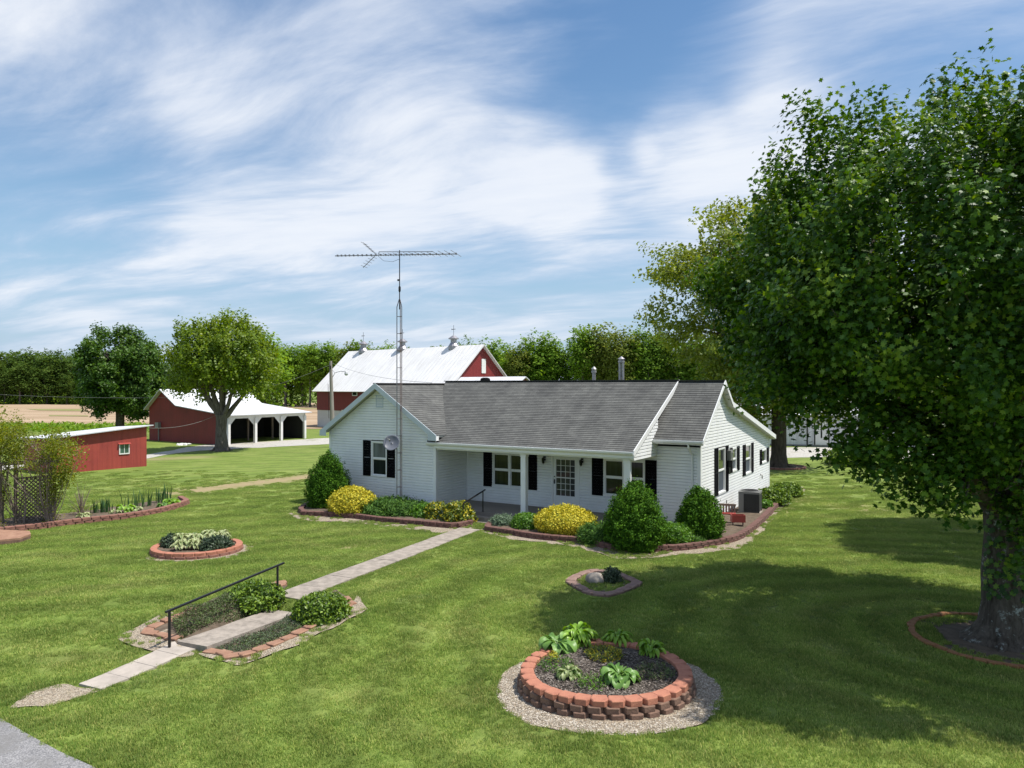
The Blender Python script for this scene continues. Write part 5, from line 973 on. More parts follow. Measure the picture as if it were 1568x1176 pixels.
# big barn
barn = thing('barn', (-25.0, 96.2, 0), math.radians(-42), 'large dark red barn with long white metal roof and white base', 'barn'); bl = 24.4; hwid = 5.2; ez, rz_ = 4.85, 9.72; sl = (rz_-ez)/hwid
g = Geo(); zb = 2.15
for (A, B) in (((0, 0), (bl, 0)), ((bl, 0), (bl, 2*hwid)), ((bl, 2*hwid), (0, 2*hwid)), ((0, 2*hwid), (0, 0))): quv(g, (*A, zb), (*B, zb), (*B, ez), (*A, ez))
for x, f in ((bl, False), (0, True)):
    n = 2; g.add([(x, 0, ez), (x, 2*hwid, ez), (x, hwid, rz_-.05)], [(0, 1, 2) if not f else (2, 1, 0)], uv=[(0, 0), (2*hwid, 0), (hwid, 5)])
obj('wall', g, MAT['barnred'], barn)
g = Geo(); g.box(.05, bl-.05, .05, 2*hwid-.05, -.3, zb); obj('base_wall', g, MAT['barnwhite'], barn)
g = Geo(); o_ = .45; roofplane(g, (-o_, -o_, ez-sl*o_+.1), (bl+o_, -o_, ez-sl*o_+.1), (bl+o_, hwid, rz_+.1), (-o_, hwid, rz_+.1)); roofplane(g, (bl+o_, 2*hwid+o_, ez-sl*o_+.1), (-o_, 2*hwid+o_, ez-sl*o_+.1), (-o_, hwid, rz_+.1), (bl+o_, hwid, rz_+.1)); obj('roof', g, MAT['tin'], barn)
g = Geo(); g.box(bl+.001, bl+.06, hwid-.32+.3, hwid+.32+.3, rz_-3.1, rz_-1.5); obj('loft_door', g, MAT['whitemat'], barn)
g = Geo(); g.box(7.6, 8.6, -.06, -.01, 4.0, 4.7); w = obj('window', g, MAT['whitemat'], barn); g = Geo(); g.box(7.72, 8.48, -.08, -.061, 4.1, 4.6); obj('pane', g, MAT['glass'], w)
g = Geo(); g.box(5.4, bl, -.05, -.005, zb-.05, zb+.1); obj('sill_board', g, MAT['whitemat'], barn)
for u in (bl*.115, bl*.44, bl*.815):
    t = Geo(); z = rz_+.1; t.lathe((u, hwid, z-.3), [(.62, -.1), (.62, .3), (.36, .7), (.36, 1.05), (.62, 1.1), (.62, 1.18), (.15, 1.5), (0, 1.52)], 12); v = obj('ventilator', t, MAT['galv'], barn)
    t = Geo(); t.tube([(u, hwid, z+1.15), (u, hwid, z+2.4)], .022, 5); t.box(u-.3, u+.3, hwid-.01, hwid+.01, z+1.9, z+1.96); t.add([(u-.35, hwid, z+1.85), (u-.1, hwid, z+1.93), (u-.35, hwid, z+2.02)], [(0, 1, 2)]); obj('weather_vane', t, MAT['iron'], v)
# lower wing of the barn
g = Geo(); wv, wz, wh = 1.7, 6.15, 3.6; wl = 9.3; s2 = .62
quv(g, (bl, wv-wh, 0), (bl+wl, wv-wh, 0), (bl+wl, wv-wh, wz-s2*wh), (bl, wv-wh, wz-s2*wh)); quv(g, (bl+wl, wv-wh, 0), (bl+wl, wv+wh, 0), (bl+wl, wv+wh, wz-s2*wh), (bl+wl, wv-wh, wz-s2*wh)); g.add([(bl+wl, wv-wh, wz-s2*wh), (bl+wl, wv+wh, wz-s2*wh), (bl+wl, wv, wz-.05)], [(0, 1, 2)]); obj('wing_wall', g, MAT['shedred'], barn)
g = Geo(); o_ = .3; roofplane(g, (bl+.02, wv-wh-o_, wz-s2*(wh+o_)), (bl+wl+o_, wv-wh-o_, wz-s2*(wh+o_)), (bl+wl+o_, wv, wz), (bl+.02, wv, wz)); roofplane(g, (bl+wl+o_, wv+wh+o_, wz-s2*(wh+o_)), (bl+.02, wv+wh+o_, wz-s2*(wh+o_)), (bl+.02, wv, wz), (bl+wl+o_, wv, wz)); obj('wing_roof', g, MAT['tin2'], barn)
# open shed
sh = thing('open_shed', (-25.2, 66.4, 0), math.radians(60), 'dark red machine shed with white metal roof and three open bays', 'shed'); L_ = 9.25; prof = [(-.55, 2.62), (6.6, 3.42), (8.9, 4.9), (11.35, 2.95)]
g = Geo(); zt = lambda y: float(np.interp(y, [p[0] for p in prof], [p[1] for p in prof]))-.09
for x, fl in ((0, True), (L_, False)):
    ys = [0, 3, 6.6, 7.8, 8.9, 10, 11]; 
    for a, b in zip(ys[:-1], ys[1:]):
        V = [(x, a, -.1), (x, b, -.1), (x, b, zt(b)), (x, a, zt(a))]; g.add(V, [(3, 2, 1, 0) if fl else (0, 1, 2, 3)], uv=[(a, 0), (b, 0), (b, zt(b)), (a, zt(a))])
quv(g, (L_, 11, -.1), (0, 11, -.1), (0, 11, 2.95), (L_, 11, 2.95)); obj('wall', g, MAT['barnred'], sh)
g = Geo(); g.box(.05, L_-.05, 5.6, 5.7, 0, 3.2); g.box(.05, .12, .1, 11, 0, 2.6); g.box(L_-.12, L_-.05, .1, 11, 0, 2.6); obj('inner_wall', g, MAT['interior'], sh)
g = Geo()
for (a, b), (c, d) in zip(prof[:-1], prof[1:]):
    A, B, C_, D_ = (-.4, a, b), (L_+.5, a, b), (L_+.5, c, d), (-.4, c, d); roofplane(g, A, B, C_, D_, .07)
obj('roof', g, MAT['tin2'], sh)
g = Geo(); g.box(-.02, L_+.1, -.06, .0, 2.28, 2.58); obj('header', g, MAT['whitemat'], sh)
for x in (0.1, 3.08, 6.17, 9.2):
    g = Geo(); g.box(x-.12, x+.12, -.2, .04, -.05, 2.28)
    for s in (-1, 1):
        if (x < 1 and s < 0) or (x > 9 and s > 0): continue
        g.add([(x+s*.12, -.04, 2.28), (x+s*.12, -.04, 1.62), (x+s*.78, -.04, 2.28), (x+s*.12, .0, 2.28), (x+s*.12, .0, 1.62), (x+s*.78, .0, 2.28)], [(0, 1, 2), (5, 4, 3), (1, 4, 5, 2)])
    obj('post', g, MAT['whitemat'], sh)
for x in (1.6, 4.6, 7.6): g = Geo(); g.box(x-.07, x+.07, 2.6, 2.74, 0, 2.8); obj('inner_post', g, MAT['oldwood'], sh)
g = Geo(); g.box(-.32, -.02, 9.2, 9.7, 1.25, 1.75); g.tube([(-.1, 9.45, 1.25), (-.1, 9.45, 0)], .05, 6); obj('meter_box', g, MAT['acgrey'], sh)
g = Geo()
for _ in range(14): x, y, z = gp(283+random.gauss(0, 5), 681.5+random.uniform(-.3, .3)); g.lathe((x, y, z), [(random.uniform(.1, .25), 0), (random.uniform(.08, .2), .12), (0, .18)], 6)
obj('rubble_pile', g, MAT['whitemat'], label='small pile of pale rubble at the foot of the dark red shed wall', cat='rubble')
# small red shed
A = Vector(gp(109, 723.7)); B = Vector(gp(224.5, 713.8)); d = (B-A).normalized(); A = A-d*.9; Ls = (B-A).length; rs = thing('red_shed', A, math.atan2(d.y, d.x), 'small faded red metal shed with pale lean-to roof and one little window', 'shed')
dep = 4.2; zl, zr = 2.12, 2.55; bl_, br_ = 1.95, 2.3
g = Geo(); quv(g, (0, 0, -.2), (Ls, 0, -.2), (Ls, 0, zr), (0, 0, zl)); quv(g, (Ls, 0, -.2), (Ls, dep, -.2), (Ls, dep, br_), (Ls, 0, zr)); quv(g, (Ls, dep, -.2), (0, dep, -.2), (0, dep, bl_), (Ls, dep, br_)); quv(g, (0, dep, -.2), (0, 0, -.2), (0, 0, zl), (0, dep, bl_)); obj('wall', g, MAT['shedred'], rs)
g = Geo(); k = .3; roofplane(g, (-k, -k, zl+.02), (Ls+k, -k, zr+.1), (Ls+k, dep+k, br_+.08), (-k, dep+k, bl_+.0), .06); obj('roof', g, MAT['tin2'], rs)
def on_wall(px, py):   # position along the wall and height
    r = (px-CX)/F; t = (r*A.y-A.x)/(d.x-r*d.y); return t, H-(py-HY)/F*(A.y+d.y*t)
a0, z1 = on_wall(183.5, 682); a1, z0 = on_wall(196.5, 694.5); g = Geo(); g.box(a0-.06, a1+.06, -.05, -.001, z0-.07, z0); g.box(a0-.06, a0, -.05, -.001, z0, z1); g.box(a1, a1+.06, -.05, -.001, z0, z1); g.box((a0+a1)/2-.015, (a0+a1)/2+.015, -.045, -.001, z0, z1); w = obj('window', g, MAT['whitemat'], rs)
g = Geo(); g.box(a0, a1, -.03, -.002, z0, z1); obj('pane', g, glass_mat('greenish_glass', (.05, .12, .10), .1), w); g = Geo(); g.add([(a0-.12, -.16, z1+.02), (a1+.12, -.16, z1+.02), (a1+.12, 0, z1+.1), (a0-.12, 0, z1+.1)], [(0, 1, 2, 3)]); obj('awning', g, MAT['redpaint'], w)
# white outbuilding on the right
wb = thing('outbuilding', (12.4, 67.9, 0), math.radians(-15), 'long white metal outbuilding with grey-white roof behind the big maple', 'outbuilding'); wl_, wd_, wh_ = 44, 13, 2.75
g = Geo()
for A_, B_ in (((0, 0), (wl_, 0)), ((wl_, 0), (wl_, wd_)), ((wl_, wd_), (0, wd_)), ((0, wd_), (0, 0))): quv(g, (*A_, 0), (*B_, 0), (*B_, wh_), (*A_, wh_))
g.add([(0, 0, wh_), (0, wd_, wh_), (0, wd_/2, 5.0)], [(2, 1, 0)]); g.add([(wl_, 0, wh_), (wl_, wd_, wh_), (wl_, wd_/2, 5.0)], [(0, 1, 2)]); obj('wall', g, MAT['whitemetal'], wb)
g = Geo(); roofplane(g, (-.3, -.3, wh_-.05), (wl_+.3, -.3, wh_-.05), (wl_+.3, wd_/2, 5.1), (-.3, wd_/2, 5.1)); roofplane(g, (wl_+.3, wd_+.3, wh_-.05), (-.3, wd_+.3, wh_-.05), (-.3, wd_/2, 5.1), (wl_+.3, wd_/2, 5.1)); obj('roof', g, MAT['tin2'], wb)
def wbx(px): r = (px-CX)/F; return (r*67.9-12.4)/(.9659+r*.2588)
g = Geo(); g.box(0, wl_, -.03, -.001, -.05, .16); obj('base_board', g, MAT['acgrey'], wb)
for px in (1236, 1247.5, 1269): x = wbx(px); g = Geo(); g.box(x-.05, x+.05, -.05, -.001, .16, 2.5); obj('door_track', g, MAT['iron'], wb)
x = wbx(1257.7); g = Geo(); g.box(wbx(1248.5), wbx(1268), -.045, -.002, .17, 2.35); dd = obj('door', g, MAT['whitemat'], wb); g = Geo(); g.box(x-.06, x+.06, -.055, -.046, .75, 2.05); obj('pane', g, MAT['glass'], dd)
x0, x1 = wbx(1287), wbx(1307); g = Geo(); g.box(x0-.08, x1+.08, -.05, -.001, 1.5, 2.2); w = obj('window', g, MAT['whitemat'], wb); 
for a, b in ((x0, (x0+x1)/2-.04), ((x0+x1)/2+.04, x1)): g = Geo(); g.box(a, b, -.065, -.051, 1.57, 2.13); obj('pane', g, MAT['glass'], w)
# low hut seen under the maple
hx, hy, _ = gp(1352, 706); t = thing('low_hut', (hx, hy, 0), math.radians(-20), 'tiny low hut with pale pitched roof seen just under the maple boughs', 'hut'); g = Geo(); g.box(-1.1, 1.1, 0, 1.4, 0, .75); obj('wall', g, MAT['oldwood'], t); g = Geo(); roofplane(g, (-1.3, -.2, .72), (1.3, -.2, .72), (1.3, .7, 1.2), (-1.3, .7, 1.2)); roofplane(g, (1.3, 1.6, .72), (-1.3, 1.6, .72), (-1.3, .7, 1.2), (1.3, .7, 1.2)); obj('roof', g, MAT['tin2'], t)
# ---------------- utility pole and wires ----------------
px_, py_ = at(510, 600, 63)[:2]; up = thing('utility_pole', (px_, py_, 0), 0, 'grey wooden utility pole with curved lamp arm in front of the big barn', 'utility pole'); up.rotation_euler = (0, math.radians(-1.6), 0)
g = Geo(); g.tube([(0, 0, -.3), (0, 0, 3), (0, 0, 7.3)], [.19, .17, .12], 10, rough=.03); obj('pole', g, MAT['wood'], up)
g = Geo(); g.tube([(.1, 0, 5.9), (.35, 0, 6.3), (.8, 0, 6.42), (1.25, 0, 6.35)], .028, 6); g.tube([(.1, 0, 6.6), (.3, 0, 6.3)], .02, 5); la = obj('lamp_arm', g, MAT['galv'], up); g = Geo(); g.lathe((1.28, 0, 6.0), [(.05, .42), (.13, .3), (.16, .16), (.10, .05), (0, .03)], 10); obj('lamp_head', g, MAT['whitemetal'], la)
g = Geo(); g.tube([(-.3, .12, 5.4), (-.28, 0, 2.5)], .02, 5); g.box(-.05, .05, -.2, -.12, 6.6, 6.9); obj('bracket', g, MAT['iron'], up)
def wire(p, q, sag, label, r=.010):
    g = Geo(); p = Vector(p); q = Vector(q); g.tube([p.lerp(q, i/14)-Vector((0, 0, sag*4*(i/14)*(1-i/14))) for i in range(15)], r, 5); obj('overhead_wire', g, MAT['acgrey'], label=label, cat='wire')
ptop = (px_, py_, 7.1); wire(ptop, hw(WC+.3, 1.0, WRZ+.05), .3, 'thin wire running from the utility pole down to the house ridge'); tr = gp(339, 690.5)
wire((tr[0]+.4, tr[1]-.3, 4.4), at(-40, 602, 60), .25, 'long thin wire crossing from the forked maple to the left edge'); wire((tr[0]-.2, tr[1]-.4, 2.9), (B.x, B.y, 2.5), .35, 'low drooping wire between the red shed corner and the forked maple', .014); wire((tr[0]+.4, tr[1]-.3, 4.4), ptop, .35, 'thin wire between the forked maple and the utility pole')
# ---------------- antenna tower ----------------
tb = hw(uf(611.5, -2.75), -2.75, .0); tw = thing('antenna_tower', tb, math.radians(-12), 'tall slim rusty ladder-like lattice mast with television antenna against the left wing', 'antenna tower'); Y0 = tb[1]; zT = lambda py: H-(py-HY)/F*Y0
sd = .105; leg = [(-sd, 0), (sd, 0), (-.02, .17)]; ht = zT(470)
for i, (a, b) in enumerate(leg): g = Geo(); g.tube([(a, b, 0), (a, b, ht), (a*.15, b*.15+.03, ht+.32)], .017 if i else .020, 7); obj('leg', g, MAT['alu' if i == 0 else 'rust'], tw)
z = .35
while z < ht+.01:
    V = [(*leg[i], z) for i in (0, 1, 2, 0)]; obj('rung', Geo().tube(V, .011, 5), MAT['rust'], tw)
    z += .70
g = Geo(); g.tube([(0, .03, ht-.1), (0, .03, zT(383))], .021, 7); g.lathe((0, .03, zT(447)), [(.03, 0), (.05, .05), (.05, .2), (.03, .24)], 8); g.box(-.09, 0, 0, .06, zT(430), zT(430)+.07); obj('mast', g, MAT['iron'], tw)
an = Geo(); zb_ = zT(389); xs0, xs1 = -2.85, 2.45; s_ = -.012
an.bar((xs0, .03, zb_+.03), (xs1, .03, zb_-.08), .035); an.bar((-.9, .03, zb_+.13), (1.45, .03, zb_+.05), .025); an.bar((-.9, .03, zb_+.13), (-.9, .03, zb_), .02)
x = xs0+.12; i = 0
while x < xs1: t = (x-xs0)/(xs1-xs0); L = .25+1.25*t**1.3 if x > -1 else .22; z = zb_+.03-.11*t; an.tube([(x, .03-L/2, z+.02), (x, .03+L/2, z+.02)], .010, 4); an.box(x-.02, x+.02, .0, .06, z-.03, z+.05); x += .17+.12*t; i += 1
for s in (-1, 1): an.bar((-1.02, .03, zb_+.02), (-1.6, .03, zb_+.02+s*.52), .022)
for s in (-1, 1):
    for k in range(5): t = .2+k*.18; an.tube([(-1.02-.58*t, -.3, zb_+.02+s*.52*t), (-1.02-.58*t, .36, zb_+.02+s*.52*t)], .009, 4)
ag = obj('antenna', an, MAT['alu'], tw); g = Geo(); g.tube([(-.95, .03, zb_-.03), (-.7, .03, zb_-.25), (-.3, .03, zb_-.3), (0, .03, zb_-.2)], .008, 4); obj('cable', g, MAT['iron'], tw)
dc = Vector((-.22, -.32, zT(677))); g = Geo(); ax = Vector((.10, -.88, .42)).normalized(); a1_ = ax.orthogonal().normalized(); b1_ = ax.cross(a1_); V = []; R_ = .34
for r in (0.001, .3, .6, .85, 1): V += [dc+(a1_*math.cos(k*PI/12)+b1_*math.sin(k*PI/12))*R_*r+ax*(.10*r*r-.1) for k in range(24)]
g.add(V, [(i*24+k, i*24+(k+1) % 24, (i+1)*24+(k+1) % 24, (i+1)*24+k) for i in range(4) for k in range(24)]); dsh = obj('satellite_dish', g, MAT['dish'], tw, smooth=True)
dsh.modifiers.new('solid', 'SOLIDIFY').thickness = .012; g = Geo(); g.tube([dc-b1_*.3, dc+ax*.30], .012, 5); g.tube([dc+ax*.28-Vector((0, 0, .04)), dc+ax*.36], .03, 6); g.tube([dc-ax*.1, (-sd, 0, dc.z-.3), (-sd, 0, dc.z-.5)], .025, 6); obj('dish_arm', g, MAT['acgrey'], dsh)

# ---------------- shrubs and garden plants ----------------
def shrub(name, px, py, R, hgt, shape, mat, n, size, label, cat='shrub', z=.12, tm='diamond', lump=.12, lf=4.0, sq=1.0, world=None, up=.5, group=None, core=.84, spread=0.02, stem=False):
    c = world or gp(px, py); zb = float(T(c[0], c[1]))+z; t = thing(name, (c[0], c[1], zb), random.uniform(0, 6), label, cat, group)
    sd_ = random.randrange(999)
    def surf(u, th):
        if shape == 'cone': r = R*np.clip(1-u, 0, 1)**.55*(.80+.20*np.clip(u/.22, 0, 1)); zz = u*hgt
        elif shape == 'egg': r = R*np.sqrt(np.clip(1-((u-.38)/.62)**2, 0, 1)) if False else R*np.where(u < .38, np.sqrt(np.clip(1-((.38-u)/.62)**2, 0, 1)), (np.clip(1-((u-.38)/.62)**1.9, 0, 1))**.62); zz = u*hgt
        elif shape == 'spruce': r = R*np.where(u < .30, .80+.20*np.sin(np.clip(u/.30, 0, 1)*PI/2), np.clip(1-((u-.30)/.70)**1.75, 0, 1)**.62); zz = u*hgt
        elif shape == 'dome': r = R*np.cos(u*PI/2)**.75; zz = hgt*(np.sin(u*PI/2)**.9)
        else: r = R*np.clip(1-u, 0, 1)**.5; zz = hgt*(.35+.65*u)
        return np.stack([r*np.cos(th), r*np.sin(th)*sq, zz], -1)
    def disp(P):
        k = np.maximum(R, hgt); q = P*lf/ k; l = 1+lump*vnoise(q*1.6, sd_)+lump*.5*vnoise(q*3.7, sd_+1); return P*np.stack([l, l, 1+(l-1)*.5], -1)
    u = np.clip(RNG.random(n), 0, .995); 
    if shape == 'dome': u = np.arcsin(RNG.random(n))/(PI/2)
    else: u = 1-np.sqrt(1-u*.999) if shape == 'cone' else u
    th = RNG.uniform(0, 2*PI, n); P = surf(u, th); e = 1e-3; Q = surf(np.clip(u+.02, 0, .999), th); tz = Q-P; tt = np.stack([-np.sin(th), np.cos(th), 0*th], -1); Nn = np.cross(tt, tz); Nn /= np.maximum(np.linalg.norm(Nn, axis=1, keepdims=True), 1e-6)
    P = disp(P)*(1-.14*RNG.random(n)**2)[:, None]+RNG.normal(size=(n, 3))*spread; P = P*np.where(RNG.random((n, 1)) < .05, RNG.uniform(1.02, 1.10, (n, 1)), 1); g = Geo()
    leaves(g, P, Nn*.7+RNG.normal(size=(n, 3))*.6+[0, 0, up*.5], size*RNG.uniform(.6, 1.4, n), tm, .2, point=Nn+[0, 0, up])
    if core:
        m, k = 14, 22; uu, tt_ = np.meshgrid(np.linspace(0, .97, m), np.linspace(0, 2*PI, k, endpoint=False), indexing='ij'); V = disp(surf(uu.ravel(), tt_.ravel()))*[core, core, core]
        g.add(V, [(i*k+j, i*k+(j+1) % k, (i+1)*k+(j+1) % k, (i+1)*k+j) for i in range(m-1) for j in range(k)], .12)
    obj('foliage', g, MAT[mat], t)
    if stem:
        g = Geo()
        for i in range(7): a = RNG.uniform(0, 6.28); g.tube([(0, 0, -.12), (math.cos(a)*R*.3, math.sin(a)*R*.3, hgt*.25), (math.cos(a)*R*.7, math.sin(a)*R*.7, hgt*.6)], [.02, .014, .006], 5)
        obj('stems', g, MAT['oldwood'], t)
    return t
random.seed(3)
shrub('conical_spruce', 503, 779, .88, 2.28, 'spruce', 'spruce', 22000, .06, 'dark conical dwarf spruce at the left corner of the house beside a golden shrub', lump=.20, lf=10, z=.05)
shrub('golden_shrub', 540, 788, .97, 1.12, 'egg', 'yellow', 8000, .075, 'round golden yellow shrub beside the leftmost conical spruce', lump=.09, lf=5, z=.04)
shrub('juniper', 592, 789, 1.25, .55, 'dome', 'juniper', 5200, .13, 'sprawling green juniper right beside the leftmost golden shrub', tm='thin', lump=.3, lf=4, sq=.7, spread=.05)
shrub('juniper', 628, 791, .95, .45, 'dome', 'juniper', 4200, .12, 'low green juniper below the antenna mast', tm='thin', lump=.3, lf=4, sq=.7, spread=.05)
shrub('leafy_shrub', 652, 794, .6, .45, 'dome', 'bright', 2200, .08, 'low bright green plant between the mast juniper and the speckled shrub', lump=.2)
shrub('speckled_shrub', 670, 797, .50, .62, 'dome', 'greenyellow', 1700, .09, 'small green shrub with yellow tips, next left of the porch handrail shrub', lump=.25, z=.08)
shrub('silvery_shrub', 684, 799, .35, .55, 'dome', 'bluegreen', 1000, .08, 'small silvery shrub between two yellow-tipped shrubs by the walk', lump=.25, z=.08)
shrub('speckled_shrub', 701, 801, .62, .74, 'dome', 'greenyellow', 2400, .10, 'green shrub with yellow leaf tips touching the foot of the porch handrail', lump=.25, z=.06)
shrub('silvery_shrub', 770, 808, .45, .34, 'dome', 'bluegreen', 1500, .09, 'low grey-green plant just right of the porch step', tm='thin', lump=.25, spread=.03)
shrub('leafy_shrub', 806, 812, .55, .50, 'dome', 'bright', 3000, .06, 'low bright green mound between grey-green plant and golden mound', lump=.12)
shrub('golden_shrub', 866, 818, 1.08, .92, 'egg', 'yellow', 9000, .07, 'wide golden yellow mound in front of the porch post', lump=.07, lf=5, z=.1)
shrub('juniper', 913, 832, .62, .62, 'dome', 'juniper', 3000, .10, 'small green juniper between golden mound and large conical spruce', tm='thin', lump=.25, spread=.04, z=.06)
shrub('conical_spruce', 972, 841, .90, 2.02, 'spruce', 'spruce', 28000, .06, 'largest bright conical spruce in front of the right porch window', lump=.20, lf=11, z=.04)
shrub('leafy_shrub', 1033, 834, .66, .58, 'dome', 'bright', 3200, .07, 'low bright green mound between the two right conical spruces', lump=.15)
shrub('juniper', 1062, 835, .42, .22, 'dome', 'juniper', 1200, .08, 'tiny spreading juniper at the foot of the right corner spruce', tm='thin', lump=.2, spread=.03)
shrub('conical_spruce', 1072, 829, .74, 1.70, 'spruce', 'spruce', 20000, .06, 'rounded conical spruce at the right front corner of the house', lump=.19, lf=10, z=.06)
shrub('yew_shrub', 1183, 773, .72, .62, 'dome', 'yew', 2600, .10, 'low round shrub beside the air conditioner along the right wall', lump=.2, z=.12, stem=True, up=.2)
shrub('yew_shrub', 1204, 760, .72, .52, 'dome', 'yew', 2400, .10, 'low round shrub at the rear end of the right side bed', lump=.2, stem=True, up=.2)
shrub('leafy_shrub', 1172, 782, .30, .32, 'dome', 'yellow' if False else 'bright', 700, .08, 'small yellow-green tuft just behind the air conditioner', lump=.2)
shrub('yew_shrub', 391, 919, .80, .48, 'dome', 'yew', 5200, .075, 'bright green low shrub behind the long handrail, left of the steps', lump=.2, z=-.08, sq=.8, core=.78)
shrub('yew_shrub', 492, 944, .64, .56, 'dome', 'yew', 5200, .07, 'dense low green shrub on the right of the garden steps', lump=.14, z=-.06, core=.84, stem=True)
shrub('dwarf_conifer', 937, 891, .24, .34, 'dome', 'darkjun', 1500, .06, 'small dark conifer behind the boulder', lump=.3, z=.02)
shrub('pale_bush', 1318, 712, 2.1, 1.35, 'dome', 'yew', 2600, .22, 'wide yellow-green bush in the yard seen under the maple boughs', lump=.2, z=0)
# heath ground cover: two patches
def cover(name, poly_px, z, n, label, mat='heath', size=.06, hmax=.2):
    P = [gp(*q)[:2] for q in poly_px]; xs = [p[0] for p in P]; ys = [p[1] for p in P]; C = np.stack([RNG.uniform(min(xs), max(xs), n*3), RNG.uniform(min(ys), max(ys), n*3)], -1); C = C[inpoly(C, P)][:n]; C = C[~inpoly(C, ccw([addw(ml0, -.03)[:2], addw(ml0, .83)[:2], addw(ml1, .83)[:2], addw(ml1, -.03)[:2]]))]
    h = (.35+.65*np.clip(vnoise(np.stack([C[:, 0]*2.2, C[:, 1]*2.2, 0*C[:, 0]], -1), 4)+.4, 0, 1))*hmax*RNG.random(len(C)); Q = np.stack([C[:, 0], C[:, 1], T(C[:, 0], C[:, 1])+z+h], -1); o = Q.mean(0)
    g = Geo(); leaves(g, Q-o, sph(len(Q))*.8+[0, 0, .5], size*RNG.uniform(.6, 1.5, len(Q)), 'thin', .2); return obj(name, g, MAT[mat], label=label, cat='ground cover', loc=tuple(o), kind='stuff')
cover('ground_cover', ((276, 982), (262, 957), (300, 933), (350, 915), (395, 925), (412, 936), (345, 962)), .0, 11000, 'brownish low heath on the left of the steps', 'heath', .06, .24)
cover('ground_cover', ((325, 995), (350, 975), (400, 955), (450, 945), (470, 955), (430, 978), (380, 997), (350, 1003)), .02, 9000, 'patchy grey-green creeping juniper right of the lower step', 'creep', .05, .15)
cover('ground_cover', ((335, 998), (400, 975), (455, 955), (475, 955), (430, 982), (380, 1000)), .02, 2600, 'thin pinkish heath along the stone edging right of the steps', 'heath', .06, .12)
def hosta(px, py, mat, n, L, label, z, name='hosta', w=.55, world=None, edge=None, rise=.9):
    c = world or gp(px, py); t = thing(name, (c[0], c[1], float(T(c[0], c[1]))+z), 0, label, 'plant'); g = Geo(); r = random
    for i in range(n):
        a = r.uniform(0, 2*PI); k = i/n; Lf = L*r.uniform(.75, 1.15); el = (1.25-1.0*k)*rise*r.uniform(.8, 1.1); m = 6; rc = r.random()*.6+.1; V = []; Rn = []; st = Lf*r.uniform(.35, .7)
        d = Vector((math.cos(a), math.sin(a), 0)); s = Vector((-d.y, d.x, 0)); tw_ = r.uniform(-.4, .4)
        p = d*.02; an = el+.25; p = p+(d*math.cos(an)+Vector((0, 0, math.sin(an))))*st; pp = [p]
        for j in range(m): an -= (.32+.16*(1-k)); p = p+(d*math.cos(an)+Vector((0, 0, math.sin(an))))*(Lf/m); pp.append(p)
        for j, q in enumerate(pp):
            tt = j/m; wd = Lf*w*.5*math.sin(PI*min(1, tt*.92+.08))**.75*(1 if j < m else .05); up_ = Vector((0, 0, 1)); ss = s+up_*.45; s2_ = -s+up_*.45
            V += [q+s2_*wd, q+(s2_*wd)*.5-up_*wd*.12, q-up_*wd*.1, q+(ss*wd)*.5-up_*wd*.12, q+ss*wd]; e = 0 if edge is None else edge; Rn += [min(1, rc+e), rc, max(0, rc-.1), rc, min(1, rc+e)]
        g.add(V, [(j*5+b, j*5+b+1, (j+1)*5+b+1, (j+1)*5+b) for j in range(m) for b in range(4)], np.array(Rn)); 
    obj('leaves', g, MAT[mat], t, smooth=True); return t
random.seed(8); zc = .235
hosta(854, 1012, 'hostablue', 51, 0.274, 'blue-green broad leaved hosta at the back left of the round bed', zc, w=.72)
hosta(884, 1003, 'hosta', 102, 0.324, 'tall bright green strap leaved clump at the back of the round bed', zc, w=.30, rise=1.15)
hosta(946, 1002, 'hosta', 85, 0.249, 'bright green strap leaved clump right of centre at the back of the round bed', zc, w=.30, rise=1.1)
hosta(997, 1019, 'hosta', 71, 0.237, 'bright green strap leaved clump at the right rim of the round bed', zc, w=.32, rise=1.0)
hosta(870, 1056, 'hostavar', 78, 0.187, 'small white edged hosta at the front left of the round bed', zc, w=.42, edge=-.35)
hosta(949, 1064, 'hostablue', 44, 0.261, 'broad leaved green hosta at the front centre of the round bed', zc, w=.75)
shrub('grass_tuft', 925, 1024, .32, .13, 'dome', 'greenyellow', 900, .06, 'low tuft of yellow-green grass in the middle of the round bed', 'plant', z=.24, tm='thin', core=0, spread=.03)
shrub('grass_tuft', 1003, 1052, .30, .10, 'dome', 'heath', 650, .06, 'sparse low weedy tuft at the right front of the round bed', 'plant', z=.24, tm='thin', core=0, spread=.04)
shrub('grass_tuft', 852, 1040, .30, .10, 'dome', 'juniper', 500, .06, 'sparse low weeds at the left rim of the round bed', 'plant', z=.24, tm='thin', core=0, spread=.05)
shrub('grass_tuft', 905, 1070, .22, .10, 'dome', 'bright', 350, .06, 'sparse green weeds by the front blocks of the round bed', 'plant', z=.24, tm='thin', core=0, spread=.05)
shrub('yellow_flowers', 847, 1032, .08, .12, 'dome', 'yellow', 120, .04, 'tiny clump of yellow flowers at the left of the round bed', 'flower', z=.28, core=0)
for i, (dx, dy) in enumerate(((-.35, -.45), (.05, -.35), (-.15, .15), (.30, .25), (-.55, .05), (.55, .55), (.1, .65))):
    hosta(0, 0, 'hostavar', 110, .225, ('leftmost', 'front centre', 'middle', 'right hand', 'rear left', 'rear right', 'topmost rear')[i]+' white and green hosta of the crowded oval bed', .20+.10*(i > 1), world=(OCx+dx+.02, OCy+dy, 0), w=.42, edge=.5, rise=1.15)
shrub('dark_juniper', 0, 0, .42, .34, 'dome', 'darkjun', 2600, .07, 'dark green juniper at the left of the oval bed', world=(OCx-.80, OCy+.25, 0), lump=.25)
